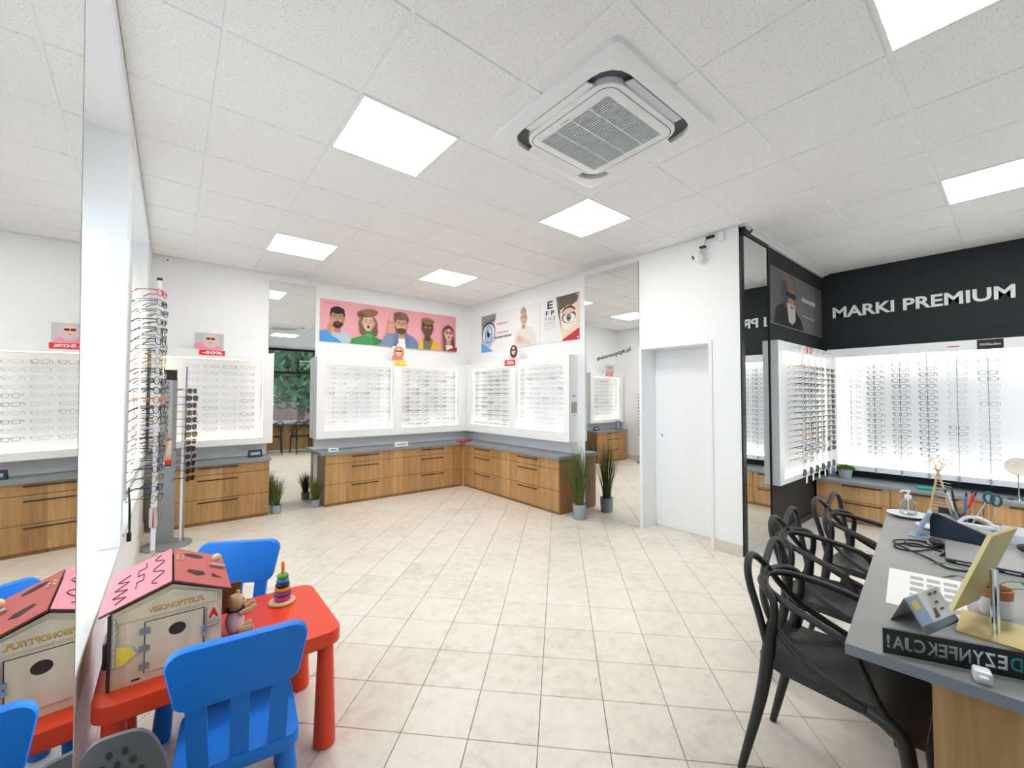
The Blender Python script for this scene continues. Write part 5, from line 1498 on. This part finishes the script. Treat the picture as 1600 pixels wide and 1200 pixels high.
MB().slab(-0.018, 0.018, -0.016, 0.016, 0, 0.030, 0.006).obj('nozzle_body', 'white_ceramic', wn_); MB().slab(-0.028, -0.014, -0.008, 0.008, 0.012, 0.022, 0.003).obj('spout', 'white_ceramic', wn_)

# ================================================================== CHILDREN'S CORNER
kt = thing('kids_table', 'low red plastic children\'s table with thick conical legs', 'table', (0.197, 2.09, 0))
kp = rrect(-0.378, 0.378, -0.272, 0.272, 0.06, 6)
bul = []
for x, y in kp:
    bul.append((x*(1+0.0*abs(y)), y))
mb = MB()
lo = [(x*0.985, y*0.98) for x, y in bul]; t1 = [(x*0.99, y*0.985) for x, y in bul]
n = len(bul)
def loft(mb, rings_):
    v = []; f = []
    for pts, z in rings_: v += [(x, y, z) for x, y in pts]
    k = len(rings_[0][0])
    for i in range(len(rings_)-1):
        for j in range(k):
            f.append((i*k+j, i*k+(j+1) % k, (i+1)*k+(j+1) % k, (i+1)*k+j))
    f.append(tuple(range(k-1, -1, -1))); f.append(tuple((len(rings_)-1)*k+j for j in range(k)))
    mb.add(v, f)
loft(mb, [(lo, 0.418), (bul, 0.424), (bul, 0.468), ([(x*0.996, y*0.995) for x, y in bul], 0.477), ([(x*0.98, y*0.972) for x, y in bul], 0.480)])
mb.obj('table_top', 'red_plastic', kt, True)
lg = MB().lathe([(0.036, 0.0), (0.043, 0.008), (0.043, 0.02), (0.030, 0.419)], 22).mesh('leg', 'red_plastic', True)
for sx in (-1, 1):
    for sy in (-1, 1):
        link('leg', lg, kt, (sx*0.322, sy*0.218, 0))
def kids_chair(label, loc, rz):
    t = thing('kids_chair', label, 'chair', loc, rz, 'blue children\'s chairs')
    mb = MB(); s_ = rrect(-0.175, 0.175, -0.16, 0.16, 0.045, 5)
    loft(mb, [([(x*0.97, y*0.97) for x, y in s_], 0.255), (s_, 0.262), (s_, 0.296), ([(x*0.985, y*0.985) for x, y in s_], 0.303), ([(x*0.94, y*0.93) for x, y in s_], 0.304)])
    mb.obj('seat', 'blue_plastic', t, True)
    for sx in (-1, 1):
        for sy in (-1, 1):
            q = MB(); q.tube([(sx*0.15, sy*0.132, 0), (sx*0.15, sy*0.132, 0.01), (sx*0.135, sy*0.12, 0.258)], [0.030, 0.034, 0.027], 18)
            q.obj('leg', 'blue_plastic', t, True)
    mb = MB()
    bp = [(-0.165, 0.47), (0.165, 0.47), (0.19, 0.64), (-0.19, 0.64)]
    pl_ = []
    for (cx, cz, a0, r) in ((0.142, 0.660, 0, 0.045), (-0.142, 0.660, PI/2, 0.045), (-0.128, 0.550, PI, 0.04), (0.128, 0.550, 1.5*PI, 0.04)):
        for k in range(6):
            a_ = a0+PI/2*k/5; pl_.append((cx+r*math.cos(a_), cz+r*math.sin(a_)))
    lean = lambda z: -0.142-(z-0.30)*0.16
    def ringp(sc, dy): return [(x*sc, lean(z)+dy-0.25*x*x*0-0.0, 0.605+(z-0.605)*sc) for x, z in pl_]
    v = ringp(0.975, -0.022)+ringp(1.0, -0.016)+ringp(1.0, 0.010)+ringp(0.975, 0.016)
    k = len(pl_); f = []
    for i in range(3):
        for j in range(k): f.append((i*k+j, i*k+(j+1) % k, (i+1)*k+(j+1) % k, (i+1)*k+j))
    f.append(tuple(range(k-1, -1, -1))); f.append(tuple(3*k+j for j in range(k)))
    mb.add(v, f); mb.obj('backrest', 'blue_plastic', t, True)
    for x in (-0.105, 0.0, 0.105):
        z0, z1 = 0.285, 0.535
        w = 0.026
        MB().add([(x-w, lean(z0)-0.013, z0), (x+w, lean(z0)-0.013, z0), (x+w, lean(z0)+0.013, z0), (x-w, lean(z0)+0.013, z0), (x*1.08-w, lean(z1)-0.013, z1), (x*1.08+w, lean(z1)-0.013, z1), (x*1.08+w, lean(z1)+0.013, z1), (x*1.08-w, lean(z1)+0.013, z1)],
                 [(0, 3, 2, 1), (4, 5, 6, 7), (0, 1, 5, 4), (1, 2, 6, 5), (2, 3, 7, 6), (3, 0, 4, 7)]).obj('slat', 'blue_plastic', t)
kids_chair('blue plastic children\'s chair in front of the red table, back to the viewer', (0.205, 1.76, 0), math.radians(-6.5))
kids_chair('blue plastic children\'s chair behind the red table, half hidden by the toy house', (0.185, 2.36, 0), math.radians(152))

# ---------------- busy-board toy house
HX, HY, HZ_ = 0.0055, 1.905, 0.4803
hs = thing('toy_house', 'wooden busy-board toy house with pink and red roof on the red table', 'toy house', (HX, HY, HZ_))
hw, hd, wh, gh = 0.1525, 0.36, 0.245, 0.305
MB().prism([(-hw, 0), (hw, 0), (hw, wh), (0.008, gh), (-hw, wh)], 0, 0.008, lambda a_, b_, c_: (a_, c_, b_)).obj('front_wall', 'plywood', hs)
MB().prism([(-hw, 0), (hw, 0), (hw, wh), (0.008, gh), (-hw, wh)], hd-0.008, hd, lambda a_, b_, c_: (a_, c_, b_)).obj('back_wall', 'plywood', hs)
MB().box(-hw, -hw+0.008, 0.0082, hd-0.0082, 0, wh).obj('side_wall', 'brown_wood', hs); MB().box(hw-0.008, hw, 0.0082, hd-0.0082, 0, wh).obj('side_wall', 'brown_wood', hs)
MB().box(-hw-0.003, -hw+0.006, -0.004, 0.002, 0, wh).obj('corner_strip', 'burnt', hs)
MB().box(-hw+0.008, hw-0.008, 0.0082, hd-0.0082, 0, 0.006).obj('floor_board', 'brown_wood', hs)
def roof(x0, z0, x1, z1, m, nm):
    d = Vector((x1-x0, 0, z1-z0)).normalized(); nrm = Vector((-d.z, 0, d.x))
    if nrm.z < 0: nrm = -nrm
    a0, a1 = Vector((x0, -0.02, z0)), Vector((x1, -0.02, z1)); L = Vector((0, hd+0.035, 0)); th = nrm*0.007
    f = [(0, 1, 2, 3), (7, 6, 5, 4), (0, 4, 5, 1), (1, 5, 6, 2), (2, 6, 7, 3), (3, 7, 4, 0)]
    o = MB().add([a0, a1, a1+L, a0+L, a0+th*0.9, a1+th*0.9, a1+L+th*0.9, a0+L+th*0.9], f).obj(nm, 'ply_edge', hs)
    t = MB().add([a0+th*0.9, a1+th*0.9, a1+L+th*0.9, a0+L+th*0.9, a0+th*1.1, a1+th*1.1, a1+L+th*1.1, a0+L+th*1.1], f).obj('painted_face', m, o)
    def P(u, v, h=0.0): return a0.lerp(a1, v)+L*u+th*1.1+nrm*h      # u along the ridge, v from eave to ridge
    return o, P
rl, PL_ = roof(-hw-0.022, wh+0.004, 0.008, gh+0.012, 'pink_paint', 'roof_panel')
rg, PR_ = roof(hw+0.024, wh-0.002, 0.010, gh+0.012, 'red_paint', 'roof_panel')
def groove(P, pts, o, w=0.003):
    MB().tube([P(u, v, 0.0002) for u, v in pts], w, 6, flat=0.35).obj('groove', 'burnt', o)
groove(PL_, [(0.10, 0.20), (0.16, 0.34), (0.26, 0.14), (0.34, 0.34), (0.44, 0.14), (0.54, 0.34), (0.64, 0.16), (0.72, 0.34)], rl)
groove(PL_, [(0.26, 0.46), (0.40, 0.46), (0.40, 0.56), (0.56, 0.56), (0.56, 0.46), (0.72, 0.46), (0.72, 0.58), (0.88, 0.58)], rl)
groove(PL_, spline([(0.12, 0.78), (0.22, 0.70), (0.36, 0.88), (0.52, 0.70), (0.68, 0.88), (0.82, 0.72), (0.92, 0.82)], 6), rl)
def hole(P, pts, o): MB().add([P(u, v, 0.0006) for u, v in pts], [tuple(range(len(pts)))]).obj('shape_hole', 'burnt', o)
hole(PR_, [(0.82+0.07*math.cos(k*PI/8), 0.62+0.20*math.sin(k*PI/8)) for k in range(16)], rg)
hole(PR_, [(0.20, 0.60), (0.28, 0.44), (0.36, 0.48), (0.36, 0.74), (0.28, 0.80)], rg)
hole(PR_, [(0.24, 0.32), (0.24, 0.12), (0.36, 0.32)], rg)
c = PR_(0.70, 0.22, 0.022); MB().ball(c, 0.017, 12).obj('wooden_knob', 'pale_wood', rg, True)
MB().tube([PR_(0.56, 0.04, 0.008), PR_(0.56, 0.34, 0.008)], 0.006, 8).obj('bolt_latch', 'steel', rg)
for u, v in ((0.62, 0.86), (0.70, 0.86), (0.62, 0.94), (0.70, 0.94)): MB().ball(PR_(u, v, 0.003), 0.005, 8).obj('wooden_bead', 'pale_wood', rg)
# front: gable board with burnt lettering, door with hinges, plates
gb = MB().prism([(-hw+0.012, wh-0.032), (hw-0.014, wh-0.032), (hw-0.014, wh-0.002), (0.012, gh-0.016), (-hw+0.012, wh-0.010)], -0.005, 0, lambda a_, b_, c_: (a_, c_, b_)).obj('gable_board', 'plywood', hs)
mat('burnt_gold', srgb(196, 152, 78), 0.7, var=0.1)
text('lettering', 'VISIONOPTYK.PL', 'burnt_gold', gb, (-0.055, -0.005, wh-0.020), w=0.155, h=0.020, depth=0.0004, bold=0.045)
dd = MB().box(-0.062, 0.098, -0.006, 0, 0.030, 0.198).obj('door', 'plywood', hs)
MB().add([(-0.064, -0.0066, 0.028), (-0.061, -0.0066, 0.028), (-0.061, -0.0066, 0.2), (-0.064, -0.0066, 0.2)], [(0, 1, 2, 3)]).add([(0.097, -0.0066, 0.028), (0.1, -0.0066, 0.028), (0.1, -0.0066, 0.2), (0.097, -0.0066, 0.2)], [(0, 1, 2, 3)]).add([(-0.064, -0.0066, 0.197), (0.1, -0.0066, 0.197), (0.1, -0.0066, 0.2), (-0.064, -0.0066, 0.2)], [(0, 1, 2, 3)]).obj('door_gap', 'burnt', hs)
MB().add([(0.024+0.024*math.cos(k*PI/10), -0.0064, 0.150+0.021*math.sin(k*PI/10)) for k in range(20)], [tuple(range(20))]).obj('peep_hole', 'burnt', dd)
for z in (0.170, 0.112, 0.052):
    h_ = MB().box(-0.076, -0.064, -0.0085, -0.006, z-0.010, z+0.010).box(-0.061, -0.050, -0.0085, -0.006, z-0.010, z+0.010).tube([(-0.0625, -0.009, z-0.011), (-0.0625, -0.009, z+0.011)], 0.0025, 6).obj('hinge', 'steel', dd)
for z in (0.128, 0.105): MB().box(0.092, 0.104, -0.010, -0.006, z-0.008, z+0.008).obj('latch', 'steel', dd)
gv = [(-0.137, 0.070), (-0.137, 0.135), (-0.112, 0.138), (-0.094, 0.128), (-0.088, 0.112), (-0.080, 0.104), (-0.084, 0.094), (-0.096, 0.092), (-0.104, 0.078), (-0.120, 0.070)]
go = MB().prism(gv, -0.0055, -0.0002, lambda a_, b_, c_: (a_, c_, b_)).obj('mitten_plate', 'plywood', hs)
cxg = (-0.112, 0.104)
MB().prism([(cxg[0]+(x-cxg[0])*0.86, cxg[1]+(z-cxg[1])*0.84) for x, z in gv], -0.0066, -0.0056, lambda a_, b_, c_: (a_, c_, b_)).obj('yellow_face', 'yellow', go)
ap = MB().prism([(0.108, 0.150), (0.146, 0.150), (0.150, 0.176), (0.138, 0.196), (0.112, 0.192)], -0.0055, -0.0002, lambda a_, b_, c_: (a_, c_, b_)).obj('letter_plate', 'plywood', hs)
text('letter', 'A', 'sign_red', ap, (0.112, -0.0056, 0.155), w=0.030, h=0.034, depth=0.0006, bold=0.06)
MB().tube([(0.108, -0.008, 0.130), (0.142, -0.008, 0.134)], 0.006, 8).obj('bolt_latch', 'steel', hs)
MB().box(-0.094, -0.072, -0.0012, -0.0003, 0.010, 0.016).obj('slot', 'burnt', hs)
chn = MB()
for k in range(15):
    z = 0.225-0.0105*k
    ax = k % 2
    chn.tube([(-0.138+(0.0036*math.cos(q*PI/4) if ax else 0), -0.008+(0 if ax else 0.0036*math.cos(q*PI/4)), z+0.0075*math.sin(q*PI/4)) for q in range(8)], 0.0013, 5, closed=True)
chn.obj('chain', 'steel', hs)
for x, z in ((-0.128, 0.228), (0.128, 0.236), (0.012, 0.272), (0.0, 0.218)): MB().ball((x, -0.005, z), 0.0028, 8).obj('screw', 'steel', hs)
MB().slab(-hw-0.016, -hw-0.0005, 0.02, 0.12, 0.06, 0.15, 0.008).obj('telephone_handset', 'black_plastic', hs)
# side door panel swung open on the right
MB().box(hw+0.004, hw+0.085, 0.225, 0.233, 0.055, 0.175).obj('side_door', 'brown_wood', hs)

# teddy bear
tb_ = thing('teddy_bear', 'small tan teddy bear in a white shirt beside the toy house', 'soft toy', (0.215, 2.05, 0.4803))
MB().ball((0, 0, 0.052), (0.034, 0.03, 0.052), 16).obj('shirt', 'shirt_white', tb_, True)
bb = MB().ball((0, 0, 0.052), (0.031, 0.027, 0.050), 12).ball((0, 0, 0.098), (0.022, 0.022, 0.02), 10).ball((0.002, 0, 0.128), (0.032, 0.030, 0.030), 16).ball((0.026, -0.006, 0.122), (0.016, 0.014, 0.012), 12)
for s_ in (-1, 1):
    bb.ball((-0.002+0.012*s_, 0.020*s_, 0.156), (0.010, 0.008, 0.011), 10)
    bb.tube(spline([(0.015, 0.022*s_, 0.085), (0.045, 0.026*s_, 0.090), (0.072, 0.022*s_, 0.104)], 4), [0.013, 0.0125, 0.012, 0.012, 0.012, 0.011, 0.011, 0.010, 0.008], 10)
    bb.tube(spline([(0.01, 0.018*s_, 0.016), (0.04, 0.022*s_, 0.014), (0.062, 0.026*s_, 0.018)], 4), 0.014, 10)
bb.obj('body', 'teddy', tb_, True)
MB().tube([(0.03*math.cos(k*PI/8), 0.028*math.sin(k*PI/8), 0.099) for k in range(16)], 0.005, 8, closed=True).obj('collar', 'black_plastic', tb_)
for s_ in (-1, 1): MB().ball((0.028, -0.004+0.010*s_, 0.136), 0.003, 8).obj('eye', 'black_plastic', tb_)
MB().ball((0.041, -0.006, 0.125), 0.004, 8).obj('nose', 'black_plastic', tb_)

# ring stacker
rs = thing('ring_stacker', 'wooden ring stacking toy with coloured rings on the red table', 'toy', (0.418, 2.215, 0.4803))
MB().lathe([(0.052, 0), (0.056, 0.003), (0.056, 0.010), (0.052, 0.013)], 32).obj('base', 'pale_wood', rs, True)
z = 0.0135
for r_, h_, m_ in ((0.036, 0.020, 'magenta'), (0.037, 0.020, 'purple'), (0.033, 0.018, 'orange'), (0.030, 0.019, 'black_plastic'), (0.027, 0.018, 'sky_blue'), (0.025, 0.022, 'green')):
    MB().lathe([(0.006, 0), (r_-0.006, 0), (r_, h_*0.3), (r_, h_*0.7), (r_-0.006, h_), (0.006, h_)], 24).obj('ring', m_, rs, True, (0, 0, z)); z += h_+0.0005
MB().lathe([(0.0075, 0.013), (0.0075, z+0.048), (0.005, z+0.055)], 14).obj('peg', 'orange', rs)

# grey perforated child's chair at the bottom edge
gs = thing('plastic_chair', 'grey plastic child seat with perforated rounded back at the lower left edge', 'chair', (-0.062, 1.47, 0), math.radians(-8))
mb = MB(); N, Q = 14, 10
back = []
for i in range(N+1):
    v = math.sin(PI/2*i/N); z = 0.30+0.372*v
    hwid = 0.098*math.cos(PI/2*i/N)**0.62+0.003
    for j in range(Q+1):
        u = 2*j/Q-1
        back.append((hwid*u, -0.08-0.07*v+0.02*(hwid*u/0.1)**2, z))
W = Q+1
F = [(i*W+j, i*W+j+1, (i+1)*W+j+1, (i+1)*W+j) for i in range(N) for j in range(Q)]
mb.add(back, F); mb.add([(x, y+0.012, z) for x, y, z in back], [tuple(reversed(f)) for f in F])
rim = [i*W for i in range(N+1)]+[N*W+j for j in range(1, W)]+[i*W+Q for i in range(N-1, -1, -1)]+[j for j in range(Q-1, 0, -1)]
mb.add([back[k] for k in rim]+[(back[k][0], back[k][1]+0.012, back[k][2]) for k in rim], [(k, (k+1) % len(rim), len(rim)+(k+1) % len(rim), len(rim)+k) for k in range(len(rim))])
mb.obj('backrest', 'grey_plastic', gs, True)
hl = MB()
for r_, zz in enumerate((0.628, 0.598, 0.568, 0.538)):
    cnt = (2, 3, 4, 4)[r_]
    for c_ in range(cnt):
        x = (c_-(cnt-1)/2)*0.027
        v = (zz-0.30)/0.385
        y = -0.08-0.07*v-0.0045+0.02*(x/0.1)**2
        hl.add([(x+0.006*math.cos(q*PI/6), y+0.02*(((x+0.006*math.cos(q*PI/6))/0.1)**2-(x/0.1)**2)-0.07/0.372*(0.010*math.sin(q*PI/6)), zz+0.010*math.sin(q*PI/6)) for q in range(12)], [tuple(range(12))])
_o = hl.obj('perforations', 'ac_dark', gs)
MB().slab(-0.095, 0.095, -0.095, 0.10, 0.285, 0.305, 0.008).obj('seat', 'grey_plastic', gs)
for sx in (-1, 1):
    for sy in (-1, 1): MB().tube([(sx*0.08, sy*0.08, 0.286), (sx*0.09, sy*0.092, 0)], [0.014, 0.011], 10).obj('leg', 'grey_plastic', gs)

# loose cable with a plug hanging at the window sill
hc = thing('power_cable', 'black power cable with plug hanging below the window case', 'cable', (-0.205, 3.62, 0.62))
MB().tube(spline([(0, 0.0, 0.24), (0.004, -0.01, 0.12), (0.006, -0.02, 0.02), (0.008, 0.0, -0.05), (0.008, 0.03, 0.0), (0.006, 0.03, 0.10), (0.002, 0.005, 0.19)], 6), 0.004, 6).obj('cord', 'black_plastic', hc)
MB().slab(-0.005, 0.018, -0.02, 0.02, -0.10, -0.045, 0.006).obj('plug', 'black_plastic', hc)
